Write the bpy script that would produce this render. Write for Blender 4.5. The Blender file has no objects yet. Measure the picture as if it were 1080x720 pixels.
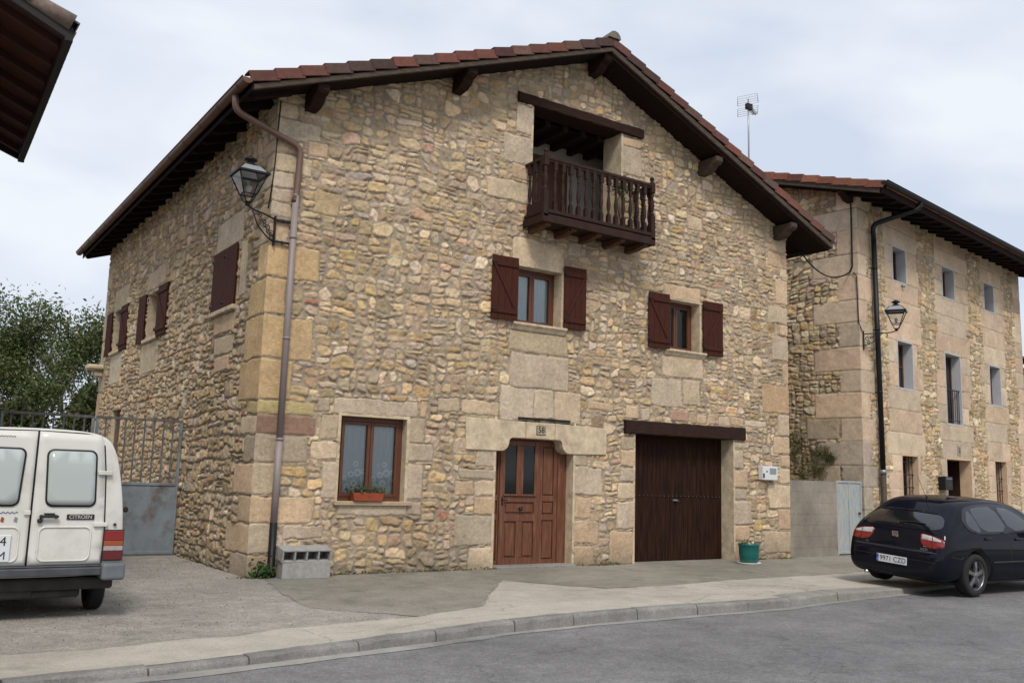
import bpy, bmesh, math, random
import numpy as np
from mathutils import Vector, Matrix, geometry
from mathutils.bvhtree import BVHTree
S = bpy.context.scene
COL = S.collection
rad = math.radians
random.seed(7)

# ------------------------------------------------------------------ camera
cam_d = bpy.data.cameras.new("camera"); cam = bpy.data.objects.new("camera", cam_d); COL.objects.link(cam)
cam_d.sensor_width = 36.0; cam_d.sensor_fit = 'HORIZONTAL'; cam_d.lens = 970.98/1080*36
cam_d.clip_start = 0.1; cam_d.clip_end = 2000
ya, pi_, ro = 0.59442765, 0.14826861, 0.02902057
Fw = Vector((math.sin(ya)*math.cos(pi_), math.cos(ya)*math.cos(pi_), math.sin(pi_)))
Rt = Vector((math.cos(ya), -math.sin(ya), 0)); Up = Rt.cross(Fw)
rx = math.cos(ro)*Rt + math.sin(ro)*Up; ux = -math.sin(ro)*Rt + math.cos(ro)*Up
m = Matrix((rx, ux, -Fw)).transposed().to_4x4(); m.translation = (-4.660073, -13.713628, 1.55)
cam.matrix_world = m
S.camera = cam

# ------------------------------------------------------------------ light
SUN_EL, SUN_AZ = 50, 205         # degrees; azimuth from +Y clockwise (south-west, in front of the house)
W = bpy.data.worlds.new("World"); S.world = W; W.use_nodes = True
nt = W.node_tree; nt.nodes.clear()
wo = nt.nodes.new('ShaderNodeOutputWorld'); bg = nt.nodes.new('ShaderNodeBackground')
sky = nt.nodes.new('ShaderNodeTexSky'); sky.sky_type = 'NISHITA'; sky.sun_disc = False
sky.sun_elevation = rad(SUN_EL); sky.sun_rotation = rad(SUN_AZ); sky.dust_density = 3
tc = nt.nodes.new('ShaderNodeTexCoord'); mp = nt.nodes.new('ShaderNodeMapping'); mp.inputs['Scale'].default_value = (1.2, 1.2, 3.4)
n1 = nt.nodes.new('ShaderNodeTexNoise'); n1.inputs['Scale'].default_value = 2.1; n1.inputs['Detail'].default_value = 5; n1.inputs['Roughness'].default_value = 0.45; n1.inputs['Distortion'].default_value = 0.3
r1 = nt.nodes.new('ShaderNodeValToRGB')
r1.color_ramp.elements[0].position = 0.40; r1.color_ramp.elements[0].color = (6.7, 7.4, 8.7, 1)
r1.color_ramp.elements[1].position = 0.60; r1.color_ramp.elements[1].color = (9.1, 9.5, 10.1, 1)
mx = nt.nodes.new('ShaderNodeMix'); mx.data_type = 'RGBA'; mx.inputs[0].default_value = 0.88
nt.links.new(tc.outputs['Generated'], mp.inputs['Vector']); nt.links.new(mp.outputs[0], n1.inputs['Vector'])
nt.links.new(n1.outputs['Fac'], r1.inputs[0]); nt.links.new(sky.outputs[0], mx.inputs[6]); nt.links.new(r1.outputs[0], mx.inputs[7])
nt.links.new(mx.outputs[2], bg.inputs['Color']); bg.inputs['Strength'].default_value = 0.092
nt.links.new(bg.outputs[0], wo.inputs[0])
sd = bpy.data.lights.new("sun", 'SUN'); sun = bpy.data.objects.new("sun", sd); COL.objects.link(sun)
sd.energy = 2.3; sd.angle = rad(16); sd.color = (1.0, 0.94, 0.85)
el, az = rad(SUN_EL), rad(SUN_AZ)
sv = Vector((math.sin(az)*math.cos(el), math.cos(az)*math.cos(el), math.sin(el)))
sun.rotation_euler = sv.to_track_quat('Z', 'Y').to_euler()
S.view_settings.view_transform = 'Standard'; S.view_settings.look = 'None'; S.view_settings.gamma = 1
S.view_settings.use_curve_mapping = False; S.view_settings.exposure = 0.2

# ------------------------------------------------------------------ materials
def nodes(name):
    mt = bpy.data.materials.new(name); mt.use_nodes = True
    t = mt.node_tree; b = t.nodes['Principled BSDF']; return mt, t, b
def noise(t, scale, detail=4, rough=0.55, vec=None, stretch=None, dist=0):
    n = t.nodes.new('ShaderNodeTexNoise'); n.inputs['Scale'].default_value = scale; n.inputs['Detail'].default_value = detail
    n.inputs['Roughness'].default_value = rough; n.inputs['Distortion'].default_value = dist
    c = t.nodes.new('ShaderNodeTexCoord'); src = c.outputs['Object']
    if stretch:
        mm = t.nodes.new('ShaderNodeMapping'); mm.inputs['Scale'].default_value = stretch; t.links.new(src, mm.inputs[0]); src = mm.outputs[0]
    t.links.new(src, n.inputs['Vector']); return n.outputs['Fac']
def rng(t, fac, a, b, c, d):
    n = t.nodes.new('ShaderNodeMapRange'); t.links.new(fac, n.inputs[0])
    for i, v in zip((1, 2, 3, 4), (a, b, c, d)): n.inputs[i].default_value = v
    return n.outputs[0]
def mulc(t, col, fac):      # colour times a scalar
    n = t.nodes.new('ShaderNodeVectorMath'); n.operation = 'SCALE'
    if isinstance(col, tuple): n.inputs[0].default_value = col[:3]
    else: t.links.new(col, n.inputs[0])
    t.links.new(fac, n.inputs['Scale']); return n.outputs[0]
def mixc(t, fac, a, b):
    n = t.nodes.new('ShaderNodeMix'); n.data_type = 'RGBA'
    if isinstance(fac, (int, float)): n.inputs[0].default_value = fac
    else: t.links.new(fac, n.inputs[0])
    for k, v in ((6, a), (7, b)):
        if isinstance(v, tuple): n.inputs[k].default_value = (*v[:3], 1)
        else: t.links.new(v, n.inputs[k])
    return n.outputs[2]
def mul(t, a, b):
    n = t.nodes.new('ShaderNodeMath'); n.operation = 'MULTIPLY'; t.links.new(a, n.inputs[0])
    if isinstance(b, (int, float)): n.inputs[1].default_value = b
    else: t.links.new(b, n.inputs[1])
    return n.outputs[0]
def bump(t, b, h, strength, dist):
    n = t.nodes.new('ShaderNodeBump'); n.inputs['Strength'].default_value = strength; n.inputs['Distance'].default_value = dist
    t.links.new(h, n.inputs['Height']); t.links.new(n.outputs[0], b.inputs['Normal'])
_m = {}
def mat(name, col, rough=0.8, metal=0.0, var=0.2, ns=6, bs=0.0, bsc=60, stretch=None, spec=0.4, coat=0, col2=None, thr=(0.5, 0.65)):
    if name in _m: return _m[name]
    mt, t, b = nodes(name); _m[name] = mt
    b.inputs['Roughness'].default_value = rough; b.inputs['Metallic'].default_value = metal; b.inputs['Specular IOR Level'].default_value = spec
    if coat: b.inputs['Coat Weight'].default_value = coat; b.inputs['Coat Roughness'].default_value = 0.05
    c = col
    if col2: c = mixc(t, rng(t, noise(t, ns*0.6, 6, 0.65, stretch=stretch), thr[0], thr[1], 0, 1), col, col2)
    if var > 0:
        f = rng(t, noise(t, ns, 5, 0.6, stretch=stretch), 0.25, 0.75, 1-var, 1+var); c = mulc(t, c, f)
    if isinstance(c, tuple): b.inputs['Base Color'].default_value = (*c, 1)
    else: t.links.new(c, b.inputs['Base Color'])
    if bs: bump(t, b, noise(t, bsc, 4, 0.6, stretch=stretch), bs, 0.01)
    return mt
def attr_mat(name, rough=0.9, var=0.18, ns=9, bs=0.5, bsc=45, dist=0.012, spec=0.25, fine=0.1, stain=None):
    mt, t, b = nodes(name); _m[name] = mt
    a = t.nodes.new('ShaderNodeAttribute'); a.attribute_name = 'col'
    f = rng(t, noise(t, ns, 6, 0.65), 0.25, 0.75, 1-var, 1+var); c = mulc(t, a.outputs['Color'], f)
    f2 = rng(t, noise(t, 110, 3, 0.7), 0.3, 0.7, 1-fine, 1+fine); c = mulc(t, c, f2)
    if stain:      # broad weathering of the stone
        f3 = rng(t, noise(t, stain[0], 4, 0.6, stretch=(1, 1, 0.45)), 0.42, 0.68, 0, stain[2]); c = mixc(t, f3, c, mixc(t, 0.55, c, stain[1]))
    t.links.new(c, b.inputs['Base Color']); b.inputs['Roughness'].default_value = rough; b.inputs['Specular IOR Level'].default_value = spec
    bump(t, b, noise(t, bsc, 6, 0.7), bs, dist); return mt
M_stone = attr_mat('rubble_stone', stain=(0.55, (0.20, 0.155, 0.105), 0.45), bs=1.0, dist=0.02, fine=0.16, var=0.22, ns=16)
M_stone2 = attr_mat('dressed_stone', fine=.12, var=0.14, bs=0.35, bsc=60, stain=(0.7, (0.22, 0.17, 0.13), 0.45))
M_ash = mat('ashlar', (0.54, 0.44, 0.305), 0.9, var=0.28, ns=7, bs=0.8, bsc=40, col2=(0.45, 0.365, 0.255), thr=(0.45, 0.6))
M_ash2 = mat('pink_ashlar', (0.55, 0.39, 0.26), 0.9, var=0.15, ns=5, bs=0.3, bsc=50)
M_shut = mat('maroon_wood', (0.055, 0.018, 0.0125), 0.7, var=0.3, ns=5, bs=0.35, bsc=40, stretch=(9, 9, 1), spec=0.08)
M_frame = mat('brown_window_wood', (0.10, 0.036, 0.018), 0.45, var=0.3, ns=5, bs=0.2, bsc=30, stretch=(9, 9, 1))
M_door = mat('varnished_door_wood', (0.125, 0.044, 0.021), 0.6, var=0.45, ns=3.5, bs=0.3, bsc=30, stretch=(10, 10, 1), col2=(0.17, 0.10, 0.07), thr=(0.52, 0.75))
M_garage = mat('dark_garage_wood', (0.017, 0.0066, 0.0038), 0.75, spec=.12, var=0.45, ns=4, bs=0.3, bsc=25, stretch=(9, 9, 0.7), col2=(0.034, 0.0135, 0.007), thr=(0.45, 0.6))
M_beam = mat('dark_beam', (0.030, 0.015, 0.011), 0.85, spec=.15, var=0.4, ns=5, bs=0.6, bsc=30, stretch=(1, 8, 8))
M_balc = mat('balcony_wood', (0.028, 0.0125, 0.009), 0.65, spec=.2, var=0.35, ns=6, bs=0.2, bsc=30)
M_balc2 = mat('balcony_joist_wood', (0.085, 0.04, 0.021), 0.75, var=0.35, ns=6, bs=0.3, bsc=30)
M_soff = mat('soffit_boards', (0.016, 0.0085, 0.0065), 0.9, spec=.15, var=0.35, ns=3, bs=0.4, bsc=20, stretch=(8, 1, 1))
M_verge = mat('weathered_verge_board', (0.075, 0.058, 0.045), 0.9, spec=.15, var=0.45, ns=4, bs=0.6, bsc=30, stretch=(1, 8, 5))
M_tile = attr_mat('roof_tile', rough=0.8, var=0.3, ns=12, bs=0.3, fine=0.2)
M_gut = mat('brown_gutter_metal', (0.12, 0.058, 0.034), 0.45, metal=0.3, var=0.3, ns=3)
M_pipe = mat('mauve_downpipe', (0.235, 0.195, 0.19), 0.5, var=0.12, ns=3, spec=0.4)
M_pipe2 = mat('copper_brown_pipe', (0.15, 0.09, 0.068), 0.45, metal=0.2, var=0.15, ns=3)
M_black = mat('black_iron', (0.012, 0.012, 0.014), 0.5, metal=0.4, var=0.2)
M_rust = mat('rusty_iron', (0.05, 0.032, 0.026), 0.8, metal=0.2, var=0.5, ns=12, bs=0.3)
M_gate = mat('blue_grey_sheet_metal', (0.20, 0.235, 0.265), 0.65, metal=0.2, var=0.25, ns=3, bs=0.15, bsc=8, col2=(0.12, 0.085, 0.06), thr=(0.50, 0.66))
M_lplaster = mat('pale_reveal_paint', (0.43, 0.43, 0.445), 0.9, var=0.08, ns=4)
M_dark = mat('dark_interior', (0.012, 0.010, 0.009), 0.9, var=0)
M_room = mat('loggia_plaster', (0.42, 0.40, 0.37), 0.9, var=0.15, ns=2)
M_curt = None
M_conc = mat('concrete_block', (0.29, 0.285, 0.27), 0.95, var=0.22, ns=14, bs=0.6, bsc=70)
M_terra = mat('terracotta_plastic', (0.27, 0.055, 0.022), 0.6, var=0.12)
M_teal = mat('teal_glazed_pot', (0.008, 0.115, 0.105), 0.35, var=0.1, spec=0.5)
M_white = mat('white_plastic', (0.62, 0.63, 0.64), 0.5, var=0.05)
M_grey = mat('grey_metal', (0.25, 0.26, 0.28), 0.4, metal=0.5, var=0.1)
M_glass_dark, t_, b_ = nodes('dark_window_glass'); b_.inputs['Base Color'].default_value = (0.012, 0.013, 0.014, 1); b_.inputs['Roughness'].default_value = 0.06; b_.inputs['Specular IOR Level'].default_value = 0.3
def glass(name, rough=0.02, tint=(1, 1, 1)):
    mt = bpy.data.materials.new(name); mt.use_nodes = True; t = mt.node_tree; t.nodes.clear()
    o = t.nodes.new('ShaderNodeOutputMaterial'); tr = t.nodes.new('ShaderNodeBsdfTransparent'); tr.inputs[0].default_value = (*tint, 1)
    gl = t.nodes.new('ShaderNodeBsdfGlossy'); gl.inputs['Roughness'].default_value = rough
    fr = t.nodes.new('ShaderNodeFresnel'); fr.inputs[0].default_value = 1.5; mxs = t.nodes.new('ShaderNodeMixShader')
    t.links.new(fr.outputs[0], mxs.inputs[0]); t.links.new(tr.outputs[0], mxs.inputs[1]); t.links.new(gl.outputs[0], mxs.inputs[2]); t.links.new(mxs.outputs[0], o.inputs[0]); return mt
M_glass = glass('window_glass', 0.02, (0.9, 0.93, 0.93))
M_lglass = glass('lantern_glass', 0.03, (0.93, 0.95, 0.95))
M_curt = mat('net_curtain', (0.50, 0.53, 0.56), 0.95, var=0.12, ns=3, stretch=(14, 14, 0.6), bs=0.3, bsc=10)
M_lace = mat('white_lace', (0.78, 0.80, 0.82), 0.95, var=0.1)

# ------------------------------------------------------------------ object helpers
def empty(name, loc=(0, 0, 0), rz=0.0):
    o = bpy.data.objects.new(name, None); COL.objects.link(o); o.location = loc; o.rotation_euler = (0, 0, rz); o.empty_display_size = 0.2; return o
def tag(o, label=None, cat=None, group=None, kind=None):
    if label: o['label'] = label
    if cat: o['category'] = cat
    if group: o['group'] = group
    if kind: o['kind'] = kind
    return o
def mesh_obj(name, me, parent=None):
    o = bpy.data.objects.new(name, me); COL.objects.link(o)
    if parent: o.parent = parent
    return o
def copy_tree(o, parent=None):
    c = o.copy(); COL.objects.link(c)
    if parent is not None: c.parent = parent
    for ch in [x for x in bpy.data.objects if x.parent == o]: copy_tree(ch, c)
    return c
FR = lambda u, n, z: (u, -n, z)        # front-wall frame: u along, n outward
LF = lambda u, n, z: (-n, u, z)        # left-wall frame
ID = lambda x, y, z: (x, y, z)
class MB:
    def __init__(s, fr=ID): s.v = []; s.f = []; s.mi = []; s.fr = fr; s.sm = []
    def add(s, vs, fs, mi=0, smooth=False):
        b = len(s.v); s.v += [s.fr(*v) for v in vs]; s.f += [[i+b for i in f] for f in fs]; s.mi += [mi]*len(fs); s.sm += [smooth]*len(fs)
    def box(s, x0, x1, y0, y1, z0, z1, mi=0, rot=None, c=None):
        vs = [(x, y, z) for x in (x0, x1) for y in (y0, y1) for z in (z0, z1)]
        if rot:
            cc = Vector(c if c else ((x0+x1)/2, (y0+y1)/2, (z0+z1)/2)); vs = [tuple(rot @ (Vector(q)-cc) + cc) for q in vs]
        s.add(vs, [(0, 1, 3, 2), (4, 6, 7, 5), (0, 4, 5, 1), (2, 3, 7, 6), (0, 2, 6, 4), (1, 5, 7, 3)], mi)
    def tube(s, pts, r, n=8, mi=0, cap=True, smooth=True):
        pts = [Vector(p) for p in pts]; rs = r if isinstance(r, (list, tuple)) else [r]*len(pts); vs = []; fs = []
        prev = None
        for i, p in enumerate(pts):
            d = (pts[min(i+1, len(pts)-1)] - pts[max(i-1, 0)]).normalized()
            a = prev if prev is not None else (Vector((0, 0, 1)) if abs(d.z) < 0.9 else Vector((1, 0, 0)))
            x = a - d*a.dot(d); x.normalize(); prev = x; y = d.cross(x)
            for k in range(n):
                t = 2*math.pi*k/n; vs.append(tuple(p + (x*math.cos(t) + y*math.sin(t))*rs[i]))
        for i in range(len(pts)-1):
            for k in range(n): fs.append((i*n+k, i*n+(k+1) % n, (i+1)*n+(k+1) % n, (i+1)*n+k))
        if cap: fs.append(tuple(range(n))[::-1]); fs.append(tuple((len(pts)-1)*n+k for k in range(n)))
        s.add(vs, fs, mi, smooth)
    def lathe(s, prof, c=(0, 0, 0), n=16, mi=0, axis='z', smooth=True, ring=False):
        vs = []; fs = []; N = len(prof)
        for r, h in prof:
            for k in range(n):
                t = 2*math.pi*(k+0.5)/n; a, b = r*math.cos(t), r*math.sin(t)
                if axis == 'z': q = (c[0]+a, c[1]+b, c[2]+h)
                elif axis == 'y': q = (c[0]+a, c[1]+h, c[2]+b)
                else: q = (c[0]+h, c[1]+a, c[2]+b)
                vs.append(q)
        for i in range(N-1):
            for k in range(n): fs.append((i*n+k, i*n+(k+1) % n, (i+1)*n+(k+1) % n, (i+1)*n+k))
        if ring:
            for k in range(n): fs.append(((N-1)*n+k, (N-1)*n+(k+1) % n, (k+1) % n, k))
        else: fs.append(tuple(range(n))[::-1]); fs.append(tuple((N-1)*n+k for k in range(n)))
        s.add(vs, fs, mi, smooth)
    def prism(s, poly, y0, y1, mi=0, plane='xz'):   # polygon in xz extruded along y (or 'xy' along z, 'yz' along x)
        n = len(poly)
        def q(p, h): return (p[0], h, p[1]) if plane == 'xz' else ((p[0], p[1], h) if plane == 'xy' else (h, p[0], p[1]))
        vs = [q(p, y0) for p in poly] + [q(p, y1) for p in poly]
        fs = [tuple(range(n)), tuple(range(n, 2*n))[::-1]] + [(i, (i+1) % n, n+(i+1) % n, n+i) for i in range(n)]
        s.add(vs, fs, mi)
    def build(s, name, mats, parent=None, bevel=0, loc=None, rz=0, seg=1):
        me = bpy.data.meshes.new(name); me.from_pydata(s.v, [], s.f)
        for k in (mats if isinstance(mats, (list, tuple)) else [mats]): me.materials.append(k)
        me.polygons.foreach_set('material_index', s.mi); me.polygons.foreach_set('use_smooth', s.sm)
        bm = bmesh.new(); bm.from_mesh(me); bmesh.ops.recalc_face_normals(bm, faces=bm.faces); bm.to_mesh(me); bm.free(); me.update()
        o = mesh_obj(name, me, parent)
        if loc is not None: o.location = loc; o.rotation_euler = (0, 0, rz)
        if bevel:
            b = o.modifiers.new('bevel', 'BEVEL'); b.width = bevel; b.segments = seg; b.limit_method = 'ANGLE'; b.angle_limit = rad(40); b.harden_normals = False
        return o
def text_mesh(name, body, size, mt, parent, matrix, depth=0.002, align='CENTER', bold=0.0, sx=1.0):
    cu = bpy.data.curves.new(name, 'FONT'); cu.body = body; cu.size = size; cu.extrude = depth; cu.align_x = align; cu.align_y = 'CENTER'; cu.offset = bold
    tmp = bpy.data.objects.new(name, cu); COL.objects.link(tmp)
    dg = bpy.context.evaluated_depsgraph_get(); me = bpy.data.meshes.new_from_object(tmp.evaluated_get(dg)); bpy.data.objects.remove(tmp)
    me.materials.clear(); me.materials.append(mt); me.transform(matrix @ Matrix.Diagonal((sx, 1, 1, 1)))
    return mesh_obj(name, me, parent)
def baked(o):     # apply modifiers
    dg = bpy.context.evaluated_depsgraph_get(); me = bpy.data.meshes.new_from_object(o.evaluated_get(dg)); o.modifiers.clear(); o.data = me; return o
def bvh_of(o): me = o.data; return BVHTree.FromPolygons([v.co.copy() for v in me.vertices], [tuple(p.vertices) for p in me.polygons])
def poly_grid(poly, step):
    xs = [p[0] for p in poly]; ys = [p[1] for p in poly]; out = []
    n = len(poly)
    for i in range(n):        # outline, subdivided
        a, b = Vector(poly[i]), Vector(poly[(i+1) % n]); k = max(1, int((b-a).length/step))
        out += [a+(b-a)*j/k for j in range(k)]
    no = len(out); x = min(xs)+step*0.5
    def inside(px, py):
        c = False
        for i in range(no):
            a, b = out[i], out[i-1]
            if (a.y > py) != (b.y > py) and px < (b.x-a.x)*(py-a.y)/(b.y-a.y)+a.x: c = not c
        return c
    pts = list(out)
    while x < max(xs):
        y = min(ys)+step*0.5
        while y < max(ys):
            if inside(x, y) and min((Vector((x, y))-q).length for q in out) > step*0.35: pts.append(Vector((x, y)))
            y += step
        x += step
    r = geometry.delaunay_2d_cdt(pts, [], [list(range(no))], 1, 1e-5)
    return r[0], r[2]
def rrect(x0, x1, z0, z1, r, n=4):
    out = []
    for cx, cz, a in ((x1-r, z1-r, 0), (x0+r, z1-r, 90), (x0+r, z0+r, 180), (x1-r, z0+r, 270)):
        for k in range(n+1):
            t = rad(a+90*k/n); out.append((cx+r*math.cos(t), cz+r*math.sin(t)))
    return out
def patch(name, bvh, poly, tofn, origin_fn, direction, mt, parent, off=0.004, step=0.06, thick=0.004):
    vs, fs = poly_grid(poly, step); P = []
    d = Vector(direction)
    for v in vs:
        o = Vector(origin_fn(v.x, v.y)); hit = bvh.ray_cast(o, d)
        if hit[0] is None:
            hit2 = bvh.find_nearest(Vector(tofn(v.x, v.y))); P.append(hit2[0] - d*off)
        else:
            P.append(hit[0] - d*off)
    me = bpy.data.meshes.new(name); me.from_pydata(P, [], fs); me.materials.append(mt)
    for p in me.polygons: p.use_smooth = True
    me.update()
    if len(me.polygons) and sum((p.normal.dot(d) for p in me.polygons)) > 0: me.flip_normals()
    o = mesh_obj(name, me, parent)
    if thick > 0: s = o.modifiers.new('solid', 'SOLIDIFY'); s.thickness = thick; s.offset = -1
    return o

# ------------------------------------------------------------------ masonry as a height field
def vnoise(u, z, sc, seed):
    r = np.random.RandomState(seed).rand(97, 97); a = u/sc+500.0; b = z/sc+500.0
    i = np.floor(a).astype(int); j = np.floor(b).astype(int); f = a-i; g = b-j; f = f*f*(3-2*f); g = g*g*(3-2*g)
    R = lambda p, q: r[p % 97, q % 97]
    return (R(i, j)*(1-f)+R(i+1, j)*f)*(1-g)+(R(i, j+1)*(1-f)+R(i+1, j+1)*f)*g
PAL = np.array([(0.49, 0.405, 0.275), (0.47, 0.36, 0.215), (0.44, 0.375, 0.275), (0.45, 0.335, 0.24), (0.56, 0.49, 0.365), (0.42, 0.38, 0.315), (0.47, 0.375, 0.21), (0.38, 0.305, 0.21), (0.30, 0.16, 0.11)])
PAL = PAL*np.array([1.12, .995, .91])
PW = np.array([0.34, 0.10, 0.22, 0.04, 0.16, 0.06, 0.03, 0.06, 0.004])
def grid_lines(a, b, res, cuts):
    n = int(round((b-a)/res)); L = list(np.linspace(a, b, n+1))
    for c in cuts:
        if a < c < b:
            k = int(np.argmin([abs(x-c) for x in L])); L[k] = c
    return np.array(sorted(L))
def masonry(name, fr, u0, u1, z0, z1, ru, rz, holes, ash, parent, mt, topf=None, seed=1, cw=0.27, ch=0.162, Hs=0.028, joint=0.29, mortar=(0.345, 0.28, 0.21), pal=PAL, pw=PW, acol=((0.57, 0.445, 0.305), (0.56, 0.405, 0.265), (0.52, 0.42, 0.31)), zl=None, corner=None, edge0=None, tilt=0.0, ajoint=0.012, ground_dirt=True, tint=1.0, ahs=0.02):
    rs = np.random.RandomState(seed)
    us = grid_lines(u0, u1, ru, [h[0] for h in holes]+[h[2] for h in holes])
    zs = grid_lines(z0, z1, rz, [h[1] for h in holes]+[h[3] for h in holes]) if zl is None else zl
    U, Z = np.meshgrid(us, zs, indexing='ij')
    wu = U + (vnoise(U, Z, 0.30, seed+1)-0.5)*0.07 + (vnoise(U, Z, 0.08, seed+2)-0.5)*0.028
    wz = Z + (vnoise(U, Z, 1.1, seed+3)-0.5)*0.14 + (vnoise(U, Z, 0.28, seed+4)-0.5)*0.06 + (vnoise(U, Z, 0.07, seed+5)-0.5)*0.022 + tilt*U
    mcol = np.array(mortar)*(0.78+0.44*vnoise(U, Z, 0.35, seed+11))[..., None]*(0.9+0.2*vnoise(U, Z, 0.03, seed+14))[..., None]
    H = (vnoise(U, Z, 0.03, seed+8)-0.5)*0.008 + (vnoise(U, Z, 0.15, seed+15)-0.5)*0.012; C = mcol.copy()
    n1 = vnoise(U, Z, 0.045, seed+7)-0.5; n2 = vnoise(U, Z, 0.11, seed+16)-0.5; cn = 0.82+0.24*vnoise(U, Z, 0.13, seed+10)+0.12*vnoise(U, Z, 0.035, seed+17)
    rects = []
    def split(x0, y0, x1, y1, d):
        w, h = x1-x0, y1-y0
        if w > cw*rs.uniform(0.75, 2.5): k = x0+w*rs.uniform(.32, .68); o = h*rs.uniform(-.04, .04); split(x0, y0, k, y1, d+1); split(k, y0, x1, y1, d+1); return
        if h > ch*rs.uniform(0.65, 2.0): k = y0+h*rs.uniform(.32, .68); split(x0, y0, x1, k, d+1); split(x0, k, x1, y1, d+1); return
        rects.append((x0, y0, x1, y1))
    y = z0-0.3
    while y < z1+0.3:
        h = ch*rs.uniform(1.5, 3.4); x = u0-0.4-rs.rand()*.5
        while x < u1+0.4:
            w = cw*rs.uniform(2.0, 4.5); split(x, y+rs.uniform(-.0, .0), x+w, y+h, 0); x += w
        y += h
    best = np.full(U.shape, -9.0)
    for (x0, y0, x1, y1) in rects:
        i0, i1 = np.searchsorted(us, (x0-.09, x1+.09)); j0, j1 = np.searchsorted(zs, (y0-.15-max(0, tilt*x1), y1+.15))
        if i0 >= i1 or j0 >= j1: continue
        sl = (slice(i0, i1), slice(j0, j1)); a = wu[sl]-(x0+x1)/2; b = wz[sl]-(y0+y1)/2; w, h = x1-x0, y1-y0
        t = rs.normal(0, .055); a, b = a+t*b, b-t*a
        jt = joint*.04*rs.uniform(.6, 1.7); r = min(w, h)*rs.uniform(.05, .18); hx, hz = w/2-jt, h/2-jt
        tp1, tp2 = rs.normal(0, .10, 2); qx = np.abs(a)-hx+tp1*b; qz = np.abs(b)-hz+tp2*a*min(1, h/w)
        sd = np.hypot(np.maximum(qx+r, 0), np.maximum(qz+r, 0))+np.minimum(np.maximum(qx+r, qz+r), 0)-r
        for (sa, sb) in ((1, 1), (1, -1), (-1, 1), (-1, -1)):      # knocked-off corners
            if rs.rand() < .62:
                an = rs.uniform(.5, 1.1); cxn, czn = math.cos(an)*sa, math.sin(an)*sb; dcut = (hx*abs(cxn)+hz*abs(czn))-min(w, h)*rs.uniform(.05, .40); sd = np.maximum(sd, a*cxn+b*czn-dcut)
        e = -sd; ins = (e > -.006) & (e > best[sl]); best[sl] = np.where(ins, e, best[sl])
        ss = np.clip((e+.003)/.012, 0, 1); ss = ss*ss*(3-2*ss); hh = rs.uniform(.4, 1.0)*Hs
        hs = ss*(hh+rs.normal(0, .10)*a*.6+rs.normal(0, .14)*b*.6+n1[sl]*.024+n2[sl]*.020) + (1-ss)*H[sl]
        base = pal[rs.choice(len(pal), p=pw/pw.sum())]*math.exp(rs.normal(0, .155))*np.exp(rs.normal(0, .010, 3))*np.array([1, 1, rs.uniform(.88, 1.1)])
        m2 = np.clip((e+.003)/.008, 0, 1)[..., None]; cc = base*cn[sl][..., None]*m2+mcol[sl]*(1-m2)
        H[sl] = np.where(ins, hs, H[sl]); C[sl] = np.where(ins[..., None], cc, C[sl])
    H += (vnoise(U, Z, 1.7, seed+20)-0.5)*0.03
    ac = np.array(acol)
    for a in ash:
        x0, y0, x1, y1 = a[:4]; g = (us[:, None] > x0-0.05) & (us[:, None] < x1+0.05) & (zs[None, :] > y0-0.05) & (zs[None, :] < y1+0.05)
        ii = np.where(g.any(1))[0]; jj = np.where(g.any(0))[0]
        if len(ii) == 0 or len(jj) == 0: continue
        sl = (slice(ii[0], ii[-1]+1), slice(jj[0], jj[-1]+1)); uu = U[sl]; zz = Z[sl]
        k = rs.randint(1000); w1 = (vnoise(uu, zz, 0.11, k)-0.5)*0.028+(vnoise(uu, zz, 0.35, k+3)-0.5)*0.05; w2 = (vnoise(uu, zz, 0.11, k+1)-0.5)*0.026+(vnoise(uu, zz, 0.35, k+4)-0.5)*0.04
        jt = ajoint
        if len(a) > 5: w1 = w1*0.25; w2 = w2*0.25
        r = 0.025; qx = np.abs(uu-(x0+x1)/2+w1)-((x1-x0)/2-jt-r); qz = np.abs(zz-(y0+y1)/2+w2)-((y1-y0)/2-jt-r)
        sd = np.hypot(np.maximum(qx, 0), np.maximum(qz, 0))+np.minimum(np.maximum(qx, qz), 0)-r; ea = -sd
        inside = ea > -jt*1.3
        s2 = np.clip(ea/0.012, 0, 1); s2 = s2*s2*(3-2*s2)
        tone = ac[rs.randint(len(ac))] if len(a) < 5 or a[4] is None else np.array(a[4])
        tone = tone*math.exp(rs.normal(0, 0.08))*np.exp(rs.normal(0, 0.008, 3))
        hA = ahs*(0.8+0.4*rs.rand())*s2 + (vnoise(uu, zz, 0.12, k+5)-0.5)*0.008*s2 + (vnoise(uu, zz, 0.04, k+6)-0.5)*0.005*s2
        cA = tone*(0.78+0.24*vnoise(uu, zz, 0.25, k+7)+0.20*vnoise(uu, zz, 0.04, k+8))[..., None]; m2 = np.clip((ea+0.003)/0.008, 0, 1)[..., None]
        cA = cA*m2+mcol[sl]*(1-m2)
        H[sl] = np.where(inside, hA, H[sl]); C[sl] = np.where(inside[..., None], cA, C[sl])
    if ground_dirt:      # rising-damp stain and moss at the foot of the wall
        hgt = 0.22+0.5*vnoise(U, Z*0+1, 0.6, seed+12); k = np.clip(1-(Z)/hgt, 0, 1)[..., None]*0.6
        gg = vnoise(U, Z, 0.3, seed+13)[..., None]; C = C*(1-k)+k*(np.array((0.105, 0.10, 0.06))*(1-gg)+np.array((0.17, 0.155, 0.12))*gg)
    C = C*tint
    for h in holes:
        i0, i1, j0, j1 = [int(np.argmin(np.abs(L-v))) for L, v in ((us, h[0]), (us, h[2]), (zs, h[1]), (zs, h[3]))]
        H[i0:i1+1, [j0, j1]] = 0.02; H[[i0, i1], j0:j1+1] = 0.02
    P = U.copy()
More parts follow.
